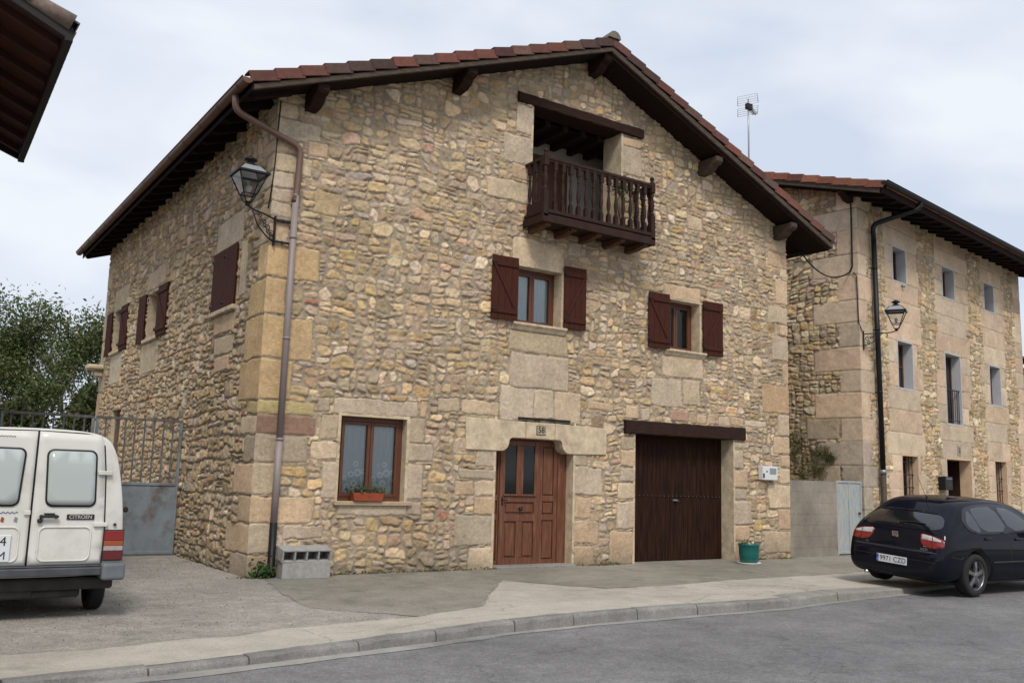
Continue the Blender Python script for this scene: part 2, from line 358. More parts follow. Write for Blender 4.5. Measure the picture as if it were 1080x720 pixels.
    if corner is not None:      # share a rounded arris with the neighbouring wall
        H[0, :] = corner[1]; P[0, :] = u0-corner[1]*corner[2]
        if len(us) > 3: H[1, :] = np.minimum(H[1, :], corner[1]+0.006)
    n, mz = U.shape
    Xs, Ys, Zs = fr(P.ravel(), H.ravel(), Z.ravel()); V = np.stack([Xs+0*P.ravel(), Ys+0*P.ravel(), Zs+0*P.ravel()], 1)
    um = (us[1:]+us[:-1])/2; zm = (zs[1:]+zs[:-1])/2; UM, ZM = np.meshgrid(um, zm, indexing='ij'); keep = np.ones(UM.shape, bool)
    for h in holes: keep &= ~((UM > h[0]) & (UM < h[2]) & (ZM > h[1]) & (ZM < h[3]))
    if topf is not None: keep &= ZM < topf(UM)
    I, J = np.where(keep); a = I*mz+J; F = np.stack([a, a+mz, a+mz+1, a+1], 1)
    used = np.unique(F); rm = np.zeros(n*mz, int); rm[used] = np.arange(len(used)); F = rm[F]; V = V[used]; C = C.reshape(-1, 3)[used]
    t1 = V[F[0, 1]]-V[F[0, 0]]; t2 = V[F[0, 3]]-V[F[0, 0]]; nrm = np.cross(t1, t2); o0 = np.array(fr(0., 0., 0.)); o1 = np.array(fr(0., 1., 0.))
    if nrm @ (o1-o0) < 0: F = F[:, ::-1]
    me = bpy.data.meshes.new(name); me.vertices.add(len(V)); me.vertices.foreach_set('co', V.astype('f').ravel())
    me.loops.add(F.size); me.loops.foreach_set('vertex_index', F.astype('i').ravel()); me.polygons.add(len(F))
    me.polygons.foreach_set('loop_start', np.arange(0, F.size, 4, dtype='i')); me.polygons.foreach_set('loop_total', np.full(len(F), 4, dtype='i'))
    me.update(calc_edges=True); me.polygons.foreach_set('use_smooth', np.ones(len(F), bool))
    at = me.color_attributes.new('col', 'FLOAT_COLOR', 'POINT'); at.data.foreach_set('color', np.concatenate([np.clip(C, 0.01, 0.9), np.ones((len(C), 1))], 1).astype('f').ravel())
    me.materials.append(mt); return mesh_obj(name, me, parent)
# ------------------------------------------------------------------ ground
KERB = [(-60, -9.5), (-20, -6.6), (-8, -5.78), (-3.75, -5.7), (-2.36, -5.64), (-.48, -5.36), (1.49, -5.03), (2.79, -4.95), (6.0, -4.95), (8.1, -4.66), (9.4, -4.56), (12, -4.25), (20, -3.2), (40, 0.1), (120, 13)]
def interp(P, x):
    for (a, b), (c, d) in zip(P, P[1:]):
        if x <= c: return b+(d-b)*max(0, x-a)/(c-a)
    return P[-1][1]
HK = [(-60, -.07), (-3, -.065), (-1, -.045), (1, -.01), (3, 0.0), (7.5, 0.0), (9.5, -.05), (12, -.06), (120, -.06)]
ky = lambda x: interp(KERB, x); kh = lambda x: interp(HK, x)
ROAD = -0.12
def gz(x, y):
    t = min(1, max(0, (y-ky(x))/3.0)); return kh(x)*(1-t)
def ground_mat(name, base, col2, thr, patchy, grit, rough=0.92, bs=0.5, big=0.35, moss=None, crack=False):
    mt, t, b = nodes(name); b.inputs['Roughness'].default_value = rough; b.inputs['Specular IOR Level'].default_value = 0.3
    c = mixc(t, rng(t, noise(t, big, 6, 0.6), thr[0], thr[1], 0, 1), base, col2)
    c = mulc(t, c, rng(t, noise(t, 3.0, 6, 0.7), 0.25, 0.75, 1-patchy, 1+patchy))
    c = mulc(t, c, rng(t, noise(t, 70, 3, 0.8), 0.3, 0.7, 1-grit, 1+grit))
    c = mulc(t, c, rng(t, noise(t, 260, 2, 0.8), 0.3, 0.7, 1-grit, 1+grit))
    c = mulc(t, c, rng(t, noise(t, 22, 4, 0.8), 0.3, 0.7, 1-grit*.6, 1+grit*.6))
    if moss: c = mixc(t, rng(t, noise(t, 1.3, 7, 0.7), moss[1], moss[1]+0.1, 0, moss[2]), c, moss[0])
    if crack:
        vo = t.nodes.new('ShaderNodeTexVoronoi'); vo.feature = 'DISTANCE_TO_EDGE'; vo.inputs['Scale'].default_value = crack
        tcn = t.nodes.new('ShaderNodeTexCoord'); nn = t.nodes.new('ShaderNodeTexNoise'); nn.inputs['Scale'].default_value = 1.5; nn.inputs['Detail'].default_value = 6
        ad = t.nodes.new('ShaderNodeVectorMath'); ad.operation = 'ADD'; t.links.new(tcn.outputs['Object'], nn.inputs['Vector']); t.links.new(tcn.outputs['Object'], ad.inputs[0]); t.links.new(nn.outputs['Color'], ad.inputs[1])
        t.links.new(ad.outputs[0], vo.inputs['Vector']); c = mulc(t, c, rng(t, vo.outputs['Distance'], 0.0, 0.008, 0.72, 1.0))
    t.links.new(c, b.inputs['Base Color'])
    bump(t, b, noise(t, 90, 5, 0.8), bs*1.6, 0.012); return mt
M_road = ground_mat('asphalt', (0.195, 0.192, 0.192), (0.15, 0.148, 0.15), (0.42, 0.62), 0.24, 0.42, moss=((0.22, 0.21, 0.20), 0.60, 0.45), crack=0.35)
M_fore = ground_mat('worn_concrete_yard', (0.315, 0.292, 0.258), (0.245, 0.228, 0.20), (0.42, 0.6), 0.3, 0.42, moss=((0.115, 0.12, 0.075), 0.60, 0.55))
M_fore2 = ground_mat('grey_concrete_apron', (0.265, 0.245, 0.21), (0.205, 0.192, 0.16), (0.42, 0.6), 0.22, 0.28, moss=((0.10, 0.11, 0.06), 0.56, 0.6))
M_pave = ground_mat('pale_concrete_pavement', (0.43, 0.395, 0.34), (0.35, 0.32, 0.275), (0.45, 0.62), 0.16, 0.2, moss=((0.20, 0.185, 0.16), 0.62, 0.6), crack=0.3)
M_gut_strip = ground_mat('cement_strip', (0.32, 0.31, 0.285), (0.2, 0.2, 0.19), (0.42, 0.6), 0.2, 0.2)
M_kerb = ground_mat('dark_kerb_stone', (0.25, 0.24, 0.225), (0.18, 0.175, 0.165), (0.4, 0.6), 0.25, 0.25, big=1.2)
M_kerb2 = ground_mat('pale_kerb_concrete', (0.29, 0.275, 0.25), (0.22, 0.21, 0.19), (0.4, 0.6), 0.2, 0.2)
M_grass = ground_mat('rough_grass', (0.05, 0.075, 0.022), (0.085, 0.085, 0.035), (0.4, 0.6), 0.3, 0.3)
def ragged(P, amp, step=.12, seed=1):      # worn, broken edge
    r = random.Random(seed); out = []
    for a, b in zip(P, P[1:]):
        L = math.dist(a, b); n = max(1, int(L/step)) if L < 30 else 1; nx, ny = -(b[1]-a[1])/L, (b[0]-a[0])/L; o = 0
        for k in range(n): o = o*.6+r.uniform(-amp, amp)*.6; o = o if k else 0; out.append((a[0]+(b[0]-a[0])*k/n+nx*o, a[1]+(b[1]-a[1])*k/n+ny*o))
    return out+[P[-1]]
def sheet(name, poly, zf, step, mt, kind='structure'):
    vs, fs = poly_grid(poly, step); me = bpy.data.meshes.new(name); me.from_pydata([(v.x, v.y, zf(v.x, v.y)) for v in vs], [], fs); me.materials.append(mt)
    me.update()
    if sum(p.normal.z for p in me.polygons) < 0: me.flip_normals()
    o = mesh_obj(name, me); tag(o, kind=kind); return o
sheet('ground', [(-600, -600), (600, -600), (600, 600), (-600, 600)], lambda x, y: -0.30, 120, M_grass)
# road: near strip finely cut, far strip coarse
kp = [(x, y) for x, y in KERB]
sheet('road', [(x, y+0.06) for x, y in kp] + [(120, 5), (40, -8.5), (20, -12), (-8, -14.6), (-20, -16), (-60, -20)], lambda x, y: ROAD, 3.0, M_road)
sheet('far_pavement', [(120, 4.9), (40, -8.6), (20, -12.1), (-8, -14.7), (-20, -16.1), (-60, -20.1), (-60, -40), (120, -40)], lambda x, y: ROAD+0.0, 8.0, M_fore)
xs = [-60, -20, -8]+[-7.5+0.5*i for i in range(56)]+[25, 40, 120]
edge = [(x, ky(x)+0.13) for x in xs]
sheet('forecourt', edge + [(120, 60), (15, 60), (-60, 60)], gz, 0.9 if False else 2.5, M_fore)
apron = [(3.48, -1.6), (3.0, -2.2), (2.5, -2.8), (1.9, -3.5), (1.61, -3.99), (0.6, -4.36), (-.3, -3.2), (-.1, -1.6), (0.3, 0.3), (12.3, 0.3), (15.6, 0.4), (15.4, -1.2), (10.78, -2.62), (6.87, -2.93), (5.44, -3.1), (4.33, -3.0), (3.8, -2.1)]
sheet('apron', ragged(apron, .06)[:-1]+[apron[-1]], lambda x, y: gz(x, y)+0.004, 0.6, M_fore2)
xl = [-60, -20, -8]+[-7+0.5*i for i in range(55)]
pv = [(x, ky(x)+0.13) for x in xl]
back = [(20, -1.5), (15.4, -1.9), (10.78, -2.62), (8.8, -2.75), (6.87, -2.93), (5.44, -3.1), (4.33, -3.07), (3.9, -2.5), (3.48, -1.6), (3.0, -2.2), (2.5, -2.8), (1.95, -3.5), (1.61, -3.95), (0.6, -4.30), (-.3, -4.36), (-1.06, -4.39), (-1.6, -4.6), (-2.2, -4.58), (-2.92, -4.71), (-3.65, -4.66), (-8, -4.75), (-20, -5.6), (-60, -8.5)]
sheet('pavement', pv+ragged(back, .035, seed=4), lambda x, y: gz(x, y)+0.008, 0.5, M_pave)
# kerb stones
def kerb_run(name, x0, x1, L, mt, w=0.15, seed=3):
    r = random.Random(seed); mb = MB(); x = x0
    while x < x1:
        l = L*r.uniform(0.85, 1.15); xe = min(x+l, x1); a = Vector((x, ky(x), 0)); b = Vector((xe, ky(xe), 0)); d = (b-a).normalized(); nrm = Vector((-d.y, d.x, 0))
        g = 0.008; a2 = a+d*g; b2 = b-d*g; j = r.uniform(-.008, .008); hz = r.uniform(-.005, .006)
        za, zb = kh(x)+0.012+hz, kh(xe)+0.012+hz
        sec = [(0.0+j, -0.16), (0.012+j, -.04), (0.018+j, -0.022), (0.035+j, -0.004), (w, 0.0), (w, -0.16)]
        n = 6; vs = []
        for k in range(n+1):
            p = a2+(b2-a2)*k/n; zt = za+(zb-za)*k/n
            for q in sec:
                jj = r.uniform(-.005, .005) if q[1] > -.1 else 0
                vs.append((p.x+nrm.x*(q[0]+jj), p.y+nrm.y*(q[0]+jj), (zt+q[1]+jj*0.6) if q[1] > -.1 else -0.2))
        m_ = len(sec); fs = [(k*m_+i, k*m_+i+1, (k+1)*m_+i+1, (k+1)*m_+i) for k in range(n) for i in range(m_-1)]
        fs += [tuple(range(m_)), tuple(n*m_+i for i in range(m_))[::-1]]
        mb.add(vs, fs, 0, False); x = xe
    o = mb.build(name, mt, bevel=0.004); tag(o, kind='structure'); return o
kerb_run('kerb', -30, 6.15, 1.0, M_kerb)
kerb_run('kerb', 6.15, 9.8, 1.25, M_kerb2, w=0.32, seed=5)
kerb_run('kerb', 9.8, 40, 1.2, M_kerb2, w=0.2, seed=6)
# cement strip poured against the kerb foot
r = random.Random(4); xx = [-8+0.35*i for i in range(56)]
sheet('gutter_strip', [(x, ky(x)+0.03) for x in xx]+[(x, ky(x)-0.10-r.uniform(0, .05)-(0.05 if x < 1 else 0)) for x in reversed(xx)], lambda x, y: ROAD+0.005, 0.3, M_gut_strip)

# ------------------------------------------------------------------ HOUSE 1
house = empty('stone_house', (0, 0, 0))
tag(house, 'large rubble stone farmhouse with wooden gable balcony, brown garage door and downpipe at its corner', 'house')
WX, DY = 12.2, 12.9
OV = 0.65; XL, ZL, XR_, ZR_, XE, ZE = -0.67, 7.46, 6.39, 10.18, 13.13, 7.33
SL = (ZR_-ZL)/(XR_-XL); SR = (ZR_-ZE)/(XE-XR_)
rt = lambda x: np.where(x < XR_, ZL+SL*(x-XL), ZE+SR*(XE-x))
def sof(x): return rt(x)-np.where(x < XR_, 0.27, 0.40)
A = [(1.02,2.08,1.34,2.49),(0.87,1.78,1.35,2.07),(1.06,1.17,1.37,1.76),(2.55,2.09,2.89,2.51),(2.53,1.77,3.07,2.09),(2.55,1.16,2.87,1.77),(2.61,0.91,2.9,1.15),(1.4,0.9,2.59,1.10),(0.95,2.5,1.16,2.77),(2.76,2.54,2.92,2.84),(1.22,2.49,2.74,2.78),(3.49,1.25,3.91,1.51),(3.52,0.39,4.33,0.93),(3.11,2.65,3.54,2.91),(3.92,1.75,4.36,2.07),(3.57,1.53,4.35,1.73),(3.91,1.24,4.34,1.52),(3.92,0.93,4.33,1.24),(3.82,-0.08,4.33,0.39),(6.08,1.82,6.42,2.08),(6.09,1.29,6.78,1.82),(6.1,0.84,6.51,1.27),(6.11,0.4,6.7,0.82),(6.12,-0.05,6.62,0.38),(4.38,2.60,5.16,3.24),(5.13,2.66,5.6,3.22),(5.58,2.60,6.24,3.2),(3.6,2.64,4.35,2.91),(6.42,2.9,7.04,3.08),(7.22,2.19,7.62,2.46),(7.22,1.85,7.62,2.17),(7.2,1.56,7.62,1.83),(7.16,1.21,7.62,1.54),(7.12,0.66,7.62,1.2),(6.96,0.01,7.62,0.64),(10.36,2.34,10.87,2.48),(10.36,1.91,10.71,2.32),(10.36,1.49,10.86,1.89),(10.36,1.25,10.79,1.47),(10.36,0.73,10.97,1.23),(10.36,0.4,10.9,0.71),(10.36,-0.03,10.69,0.38),(8.31,3.71,9.48,4.16),(8.01,3.09,8.88,3.67),(8.9,3.16,9.4,3.71),(8.56,2.8,9.07,3.04,(.45,.28,.2)),(9.09,2.79,9.29,3.06),(9.31,2.8,9.59,3),(9.62,2.8,9.85,3.04),(9.93,2.8,10.28,3.02),(10.31,2.8,10.72,3.01),(10.75,2.81,11.46,2.96),(7.73,2.77,7.98,3.03),(7.36,2.77,7.68,3.05),(4.55,5.44,5.76,6.0),(5.82,5.82,6.17,6.12),(4.55,3.84,5.87,4.24),(4.57,3.19,5.93,3.84),(5.70,4.9,5.9,5.42),(5.70,4.38,5.9,4.88),(8.36,5.33,9.42,5.67),(4.54,7.98,4.95,8.56),(4.29,7.38,4.95,7.94),(4.5,7.09,4.95,7.38),(3.97,6.63,4.95,7.03),(7.15,8.36,7.72,8.56),(7.15,7.77,7.73,8.36),(9.01,6.93,9.46,7.24),(0.67,5.69,1.14,6.09,(.46,.34,.2)),(0.5,6.6,0.87,6.87),(0.51,0.54,1.15,0.75),
(11.34,3.17,12.27,3.81,(.47,.32,.19)),(11.83,2.67,12.28,3.16),(11.67,2.27,12.31,2.65),(11.94,1.98,12.3,2.25),(11.87,1.62,12.29,1.96),(11.49,1.08,12.28,1.6),(11.82,0.61,12.27,1.06),(11.35,0.12,12.25,0.59),(12.0,3.86,12.31,4.32),(11.68,4.36,12.33,4.91),(11.94,4.94,12.3,5.21),(11.56,5.2,12.28,5.62),(11.8,5.66,12.26,6.26),(11.97,6.29,12.2,6.53),(11.55,6.52,12.21,6.86),(11.69,6.89,12.19,7.21)]
QZ = [7.41, 7.14, 6.79, 6.56, 6.26, 5.98, 5.75, 5.5, 5.1, 4.54, 3.96, 3.28, 2.64, 2.42, 2.12, 1.69, 1.2, 0.78, 0.33, -0.05]
QF = [.32, .75, .45, .62, .33, .3, .33, .3, .84, .33, .8, .5, .91, .92, .82, .36, .98, .4, .5]
QL = [.5, .3, .55, .35, .6, .35, .55, .5, .42, .75, .85, .95, .5, .75, .5, .9, .6, 1.1, .8]
OCH = (.55, .385, .21); tones = [None]*19
for i in (8, 9, 10, 11): tones[i] = OCH
tones[13] = (.32, .19, .14); tones[14] = (.45, .36, .27); tones[12] = (.52, .41, .2)
A = [(-.2, QZ[i+1], QF[i], QZ[i], tones[i]) for i in range(19)] + A
AL = [(-.2, QZ[i+1], QL[i], QZ[i], tones[i] if i != 13 else None) for i in range(19)]
AL += [(1.3, 5.38, 2.78, 5.95), (0.98, 4.4, 1.36, 5.36), (1.42, 3.86, 2.62, 4.22), (1.4, 3.5, 2.5, 3.84), (1.6, 3.2, 2.4, 3.48), (6.4, 5.5, 8.1, 5.95), (6.6, 3.6, 8.2, 4.3), (10.0, 5.55, 11.7, 6.1), (10.2, 3.6, 11.6, 4.4),
       (12.3, 6.3, 13.1, 7), (12.5, 5.6, 13.1, 6.3), (12.2, 4.9, 13.1, 5.6), (12.5, 4.2, 13.1, 4.9), (12.1, 3.5, 13.1, 4.2), (12.4, 2.8, 13.1, 3.5), (12.2, 2, 13.1, 2.8), (12.5, 1.2, 13.1, 2), (12.2, .3, 13.1, 1.2)]
HF = [(1.36, 1.12, 2.54, 2.48), (4.33, -0.1, 6.06, 2.60), (7.60, -0.1, 10.38, 2.56), (4.64, 4.36, 5.70, 5.45), (8.42, 4.26, 9.38, 5.33), (4.95, 6.28, 7.15, 8.62)]
HL = [(1.46, 4.3, 2.70, 5.34), (6.75, 4.38, 7.85, 5.42), (10.5, 4.45, 11.5, 5.52), (9.7, 1.5, 10.7, 2.95)]
zcuts = [h[1] for h in HF+HL]+[h[3] for h in HF+HL]
zl = grid_lines(-0.1, 10.1, 0.0155, zcuts)
cz = 0.016+0.012*(vnoise(zl, zl*0, 0.3, 77)-0.5)
for q in QZ: cz = cz-0.012*np.exp(-((zl-q)/0.012)**2)
wall_f = masonry('wall', FR, 0, WX, -0.1, 10.1, 0.0155, 0.0155, HF, A, house, M_stone, topf=lambda u: sof(u)+0.12, seed=11, zl=zl, corner=(0, cz, 1))
zll = zl[zl < 7.9]; czl = cz[:len(zll)]
wall_l = masonry('wall', LF, 0, DY, -0.1, 7.8, 0.020, 0.0155, HL, AL, house, M_stone, topf=lambda u: 7.62+0*u, seed=23, zl=zll, corner=(0, czl, 1), cw=0.26, ch=0.165, tint=0.95, Hs=.044, joint=.30, mortar=(.31, .26, .19))
wall_f['label'] = 'gable wall of pale rubble stone with dressed quoins'; wall_l['label'] = 'side wall of rounded rubble stone'
mb = MB()   # rear and right walls, floor slab of masonry thickness
mb.add([(WX-.001, 0.0, -.1), (WX-.001, DY, -.1), (WX-.001, DY, 7.62), (WX-.001, 0.0, 7.62)], [(0, 1, 2, 3)])
mb.add([(0, DY-.001, -.1), (WX, DY-.001, -.1), (WX, DY-.001, 7.6), (XR_, DY-.001, 9.9), (0, DY-.001, 7.5)], [(0, 1, 2, 3, 4)])
vr, t, b = nodes('rear_rubble'); v_ = t.nodes.new('ShaderNodeTexVoronoi'); v_.inputs['Scale'].default_value = 4.5
tcn = t.nodes.new('ShaderNodeTexCoord'); mpp = t.nodes.new('ShaderNodeMapping'); mpp.inputs['Scale'].default_value = (1, 1, 1.8); t.links.new(tcn.outputs['Object'], mpp.inputs[0]); t.links.new(mpp.outputs[0], v_.inputs['Vector'])
v2 = t.nodes.new('ShaderNodeTexVoronoi'); v2.feature = 'DISTANCE_TO_EDGE'; v2.inputs['Scale'].default_value = 4.5; t.links.new(mpp.outputs[0], v2.inputs['Vector'])
sepc = t.nodes.new('ShaderNodeSeparateColor'); t.links.new(v_.outputs['Color'], sepc.inputs[0])
cc = mulc(t, (0.40, 0.32, 0.22), rng(t, sepc.outputs[0], 0, 1, 0.7, 1.25)); cc = mixc(t, rng(t, v2.outputs['Distance'], 0.02, 0.06, 1, 0), cc, (0.22, 0.18, 0.13))
t.links.new(cc, b.inputs['Base Color']); b.inputs['Roughness'].default_value = 0.9; bump(t, b, rng(t, v2.outputs['Distance'], 0, 0.1, 0, 1), 0.8, 0.03)
M_rear = vr
mb.build('wall', M_rear, house)
# right return of the front wall (thin strip so that the corner has depth)
def reveal(fr, h, parent, mt, d, mats=None, name='reveal', sides='lrtb'):
    x0, z0, x1, z1 = h; t_ = 0.05; n = 0.0195; zb = z0-(t_ if 'b' in sides else 0)
    for k, q in (('l', (x0-t_, x0, zb, z1+t_)), ('r', (x1, x1+t_, zb, z1+t_)), ('t', (x0, x1, z1, z1+t_)), ('b', (x0, x1, z0-t_, z0))):
        if k in sides: mb = MB(fr); mb.box(q[0], q[1], -d, n, q[2], q[3]); mb.build(name, mt, parent)
for h, s_, d in ((HF[0], 'lrtb', .4), (HF[1], 'lr', .5), (HF[2], 'lrt', .6), (HF[3], 'lrtb', .4), (HF[4], 'lrtb', .4), (HF[5], 'lrtb', .55)):
    reveal(FR, h, house, M_ash, d, sides=s_)
for h in HL: reveal(LF, h, house, M_ash, .35)
# ---- windows
def window(fr, x0, x1, z0, z1, n, parent, leaves=2, fw=0.07, curtain='net', matf=M_frame, lace=True, seed=1):
    """frame fills the opening; n is how far back its face sits"""
    mb = MB(fr); mw = fw
    mb.box(x0+.002, x0+fw, -n-.07, -n, z0+.002, z1-.002); mb.box(x1-fw, x1-.002, -n-.07, -n, z0+.002, z1-.002)
    mb.box(x0+fw, x1-fw, -n-.07, -n+.002, z1-fw, z1-.002); mb.box(x0+fw, x1-fw, -n-.07, -n+.002, z0+.002, z0+fw)
    w = (x1-x0-2*fw)/leaves
    for k in range(leaves):
        a = x0+fw+k*w; b = a+w; q = .055
        for (p0, p1, r0, r1) in ((a+.003, a+q, z0+fw+.002, z1-fw-.002), (b-q, b-.003, z0+fw+.002, z1-fw-.002)): mb.box(p0, p1, -n-.055, -n+.014, r0, r1)
        mb.box(a+q, b-q, -n-.055, -n+.012, z0+fw+.002, z0+fw+q); mb.box(a+q, b-q, -n-.055, -n+.012, z1-fw-q, z1-fw-.002)
    o = mb.build('window', matf, parent, bevel=.005)
    for k in range(leaves):
        a = x0+fw+k*w+.05; b = a+w-.10
        g = MB(fr); g.box(a, b, -n-.03, -n-.024, z0+fw+.05, z1-fw-.05); g.build('pane', M_glass, o)
        if curtain:
            g = MB(fr); N = 24; vs = []
            for i in range(N+1):
                u = a-.02+(b-a+.04)*i/N; dd = -n-.06+.010*math.sin(i*1.3+k)+.005*math.sin(i*3.1)
                vs += [(u, dd, z0+.05), (u, dd, z1-.05)]
            g.add(vs, [(2*i, 2*i+2, 2*i+3, 2*i+1) for i in range(N)], 0, True); cu = g.build('curtain', M_curt, o)
            if lace:
                g = MB(fr); r = random.Random(seed+k); wd = b-a
                fl = [(.25, .10, .05), (.55, .16, .055), (.8, .08, .045), (.42, .30, .05), (.3, .02, .05), (.95, .35, .04), (.7, .33, .06), (.15, .24, .04), (.6, .47, .045), (.9, .22, .035), (.08, .05, .035)]
                for (fx, fz, fr_) in fl:
                    cx, cz_ = a+wd*fx, z0+fw+.06+fz; fr_ *= 1.25
                    for p in range(8):      # petals
                        t = p*math.pi/4; px, pz = cx+math.cos(t)*fr_*.62, cz_+math.sin(t)*fr_*.62; ring = [(px+math.cos(s)*fr_*.30, -n-.044, pz+math.sin(s)*fr_*.30) for s in [j*math.pi/3 for j in range(6)]]
                        g.add(ring, [tuple(range(6))])
                for q in range(40):
                    px, pz = a+wd*r.random(), z0+fw+.05+r.random()**1.6*.5; s_ = r.uniform(.006, .014); g.add([(px-s_, -n-.044, pz), (px, -n-.044, pz-s_), (px+s_, -n-.044, pz+s_*.5), (px, -n-.044, pz+s_)], [(0, 1, 2, 3)])
                g.build('curtain_lace', M_lace, o)
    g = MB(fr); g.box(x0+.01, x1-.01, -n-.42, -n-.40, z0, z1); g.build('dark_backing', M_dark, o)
    return o
w0 = window(FR, 1.36, 2.54, 1.12, 2.48, .13, house, seed=3, fw=.075)
w0['label'] = 'ground floor window with flowered net curtain'
window(FR, 4.64, 5.70, 4.36, 5.45, .22, house, lace=False); window(FR, 8.42, 9.38, 4.26, 5.33, .22, house, lace=False)
sill_m = mat('sill_stone', (0.37, 0.28, 0.19), 0.9, var=0.2, ns=5, bs=0.3)
mb = MB(FR); mb.box(1.30, 2.67, .0, .07, 1.065, 1.135); mb.build('sill', sill_m, house, bevel=.01)
def moulded_sill(x0, x1, z, p=.10):
    mb = MB(FR); mb.prism([(0.0, 0), (p, 0), (p, -.04), (p-.015, -.055), (p-.03, -.06), (p-.05, -.10), (p-.07, -.13), (0.0, -.135)], x0, x1, plane='xz')
    mb.v = [FR(v[1]*-1 if False else -v[1], v[0], z+v[2]) for v in mb.v]
    return mb
for (x0, x1, z) in ((4.58, 5.80, 4.385), (8.36, 9.52, 4.285)):
    mb = MB(); prof = [(0.0, 0), (.10, 0), (.10, -.04), (.085, -.055), (.07, -.06), (.05, -.10), (.03, -.13), (0.0, -.135)]
    vs = [(x0, -p, z+q) for p, q in prof]+[(x1, -p, z+q) for p, q in prof]; n = len(prof)
    mb.add(vs, [tuple(range(n)), tuple(range(n, 2*n))[::-1]]+[(i, (i+1) % n, n+(i+1) % n, n+i) for i in range(n)]); mb.build('sill', M_ash, house, bevel=.004)
# ---- shutters
def shutter(w, h, brace=1, name='shutter', plain=False):
    """local: x from hinge 0..w, y = thickness (front face towards -y), z 0..h"""
    mb = MB(); n = max(3, int(w/.115)); pw = w/n
    for i in range(n): mb.box(i*pw+.002, (i+1)*pw-.002, .0, .026, 0, h)
    if not plain:
        for z in (h*.10, h*.84): mb.box(.012, w-.012, -.022, 0.0, z, z+.09)
        a, b = (.05, w-.05) if brace > 0 else (w-.05, .05); z0, z1 = h*.84, h*.10+.09; d = .032
        mb.add([(a-d, -.018, z0), (a+d, -.018, z0), (b+d, -.018, z1), (b-d, -.018, z1), (a-d, 0, z0), (a+d, 0, z0), (b+d, 0, z1), (b-d, 0, z1)], [(0, 1, 2, 3), (4, 7, 6, 5), (0, 4, 5, 1), (1, 5, 6, 2), (2, 6, 7, 3), (3, 7, 4, 0)])
    return mb
def hinges(h, w, y, parent, side=0):
    for z in (h*.14, h*.88):
        mb = MB(); mb.box(-.035, .10 if side == 0 else w*.6, y-.004, y, z-.015, z+.015); mb.tube([(-.015, y-.006, z-.03), (-.015, y-.006, z+.03)], .011, 6); mb.build('hinge', M_black, parent)
def place_shutter(x, y, z, w, h, ang, brace, plain=False):
    s = shutter(w, h, brace, plain=plain).build('shutter', M_shut, house, bevel=.003); s.location = (x, y, z); s.rotation_euler = (0, 0, ang)
    hinges(h, w, -.024 if not plain else -.001, s); return s
for (x0, x1, z0, z1, br) in ((4.09, 4.65, 4.385, 5.555, 1), (8.44-.56, 8.44, 4.26, 5.40, 1)): place_shutter(x0, -.085, z0, x1-x0, z1-z0, rad(-2), br)
for (x0, x1, z0, z1, br) in ((5.73, 6.24, 4.39, 5.59, -1), (9.44, 10.0, 4.25, 5.41, -1)): place_shutter(x0, -.075, z0, x1-x0, z1-z0, rad(-3), br)
# left wall: outward normal -x. closed pair on the first window
LM = rad(-90)
for y0, y1 in ((2.74, 2.085), (2.075, 1.42)): place_shutter(-.04-.026, y0, 4.27, y0-y1, 1.10, LM, 1, plain=True)
place_shutter(-.075, 6.75, 4.34, .74, 1.10, rad(-90+1), 1); place_shutter(-.055, 7.86, 4.34, .62, 1.10, rad(90+1), -1)
place_shutter(-.075, 10.5, 4.40, .74, 1.12, rad(-90+1), 1); place_shutter(-.055, 11.52, 4.40, .62, 1.12, rad(90+1), -1)
for h in HL[1:3]: window(LF, h[0], h[2], h[1], h[3], .2, house, lace=False)
mb = MB(LF)
for h in HL[1:3]: pass
for h in HL[:3]:
    mb = MB(LF); mb.box(h[0]-.06, h[2]+.06, -.02, .09, h[1]-.075, h[1]+.004); mb.build('sill', M_ash, house, bevel=.01)
mb = MB(LF); mb.box(9.71, 10.69, -.16, -.10, 1.51, 2.94); mb.build('hatch', M_frame, house)
mb = MB(LF); mb.box(12.3, 12.75, .0, .42, 4.08, 4.22); mb.box(12.4, 12.65, 0, .22, 3.9, 4.08); mb.build('corbel', M_ash, house, bevel=.04)
# ---- front door
mb = MB(FR)
arc = [(4.33, 2.04)]+[(4.69-.36*math.cos(t), 2.28-.0-.24*math.cos(t)*0-.24*(1-math.sin(t))) for t in [0]]
pl = [(3.66, 2.03), (4.33, 2.03)]
SH = [(.09+.17*math.sin(math.pi/2*k/7), .17*(1-math.cos(math.pi/2*k/7))) for k in range(8)]+[(.26+.09*(1-math.cos(math.pi/2*k/4)), .17+.075*math.sin(math.pi/2*k/4)) for k in range(1, 5)]
for k in range(12): pl.append((4.33+SH[k][0], 2.04+SH[k][1]))
pr = []
for k in range(12): pr.append((6.06-.02-SH[11-k][0], 2.04+SH[11-k][1]))
mid = 5.0
mb.prism([(3.69, 2.04)]+pl[2:]+[(4.94, 2.285), (4.94, 2.585), (3.66, 2.60)], .046, -.42)
mb.prism([(4.95, 2.285), (5.60, 2.285), (5.60, 2.59), (4.95, 2.585)], .046, -.42)
mb.prism([(5.61, 2.285)]+pr+[(6.84, 2.06), (6.84, 2.56), (5.61, 2.59)], .046, -.42)
mb.build('door_lintel', M_ash, house, bevel=.012, seg=2)
mb = MB(FR); mb.box(4.78, 5.95, -.02, .050, 2.625, 2.665); mb.build('lintel_slot', M_dark, house)
N_D = .19
mb = MB(FR); mb.box(4.335, 6.055, -.55, .16, -.05, .045); mb.build('doorstep', M_kerb2, house, bevel=.01)
z0, z1 = .035, 2.36; mb = MB(FR)      # fixed frame with narrow side panels
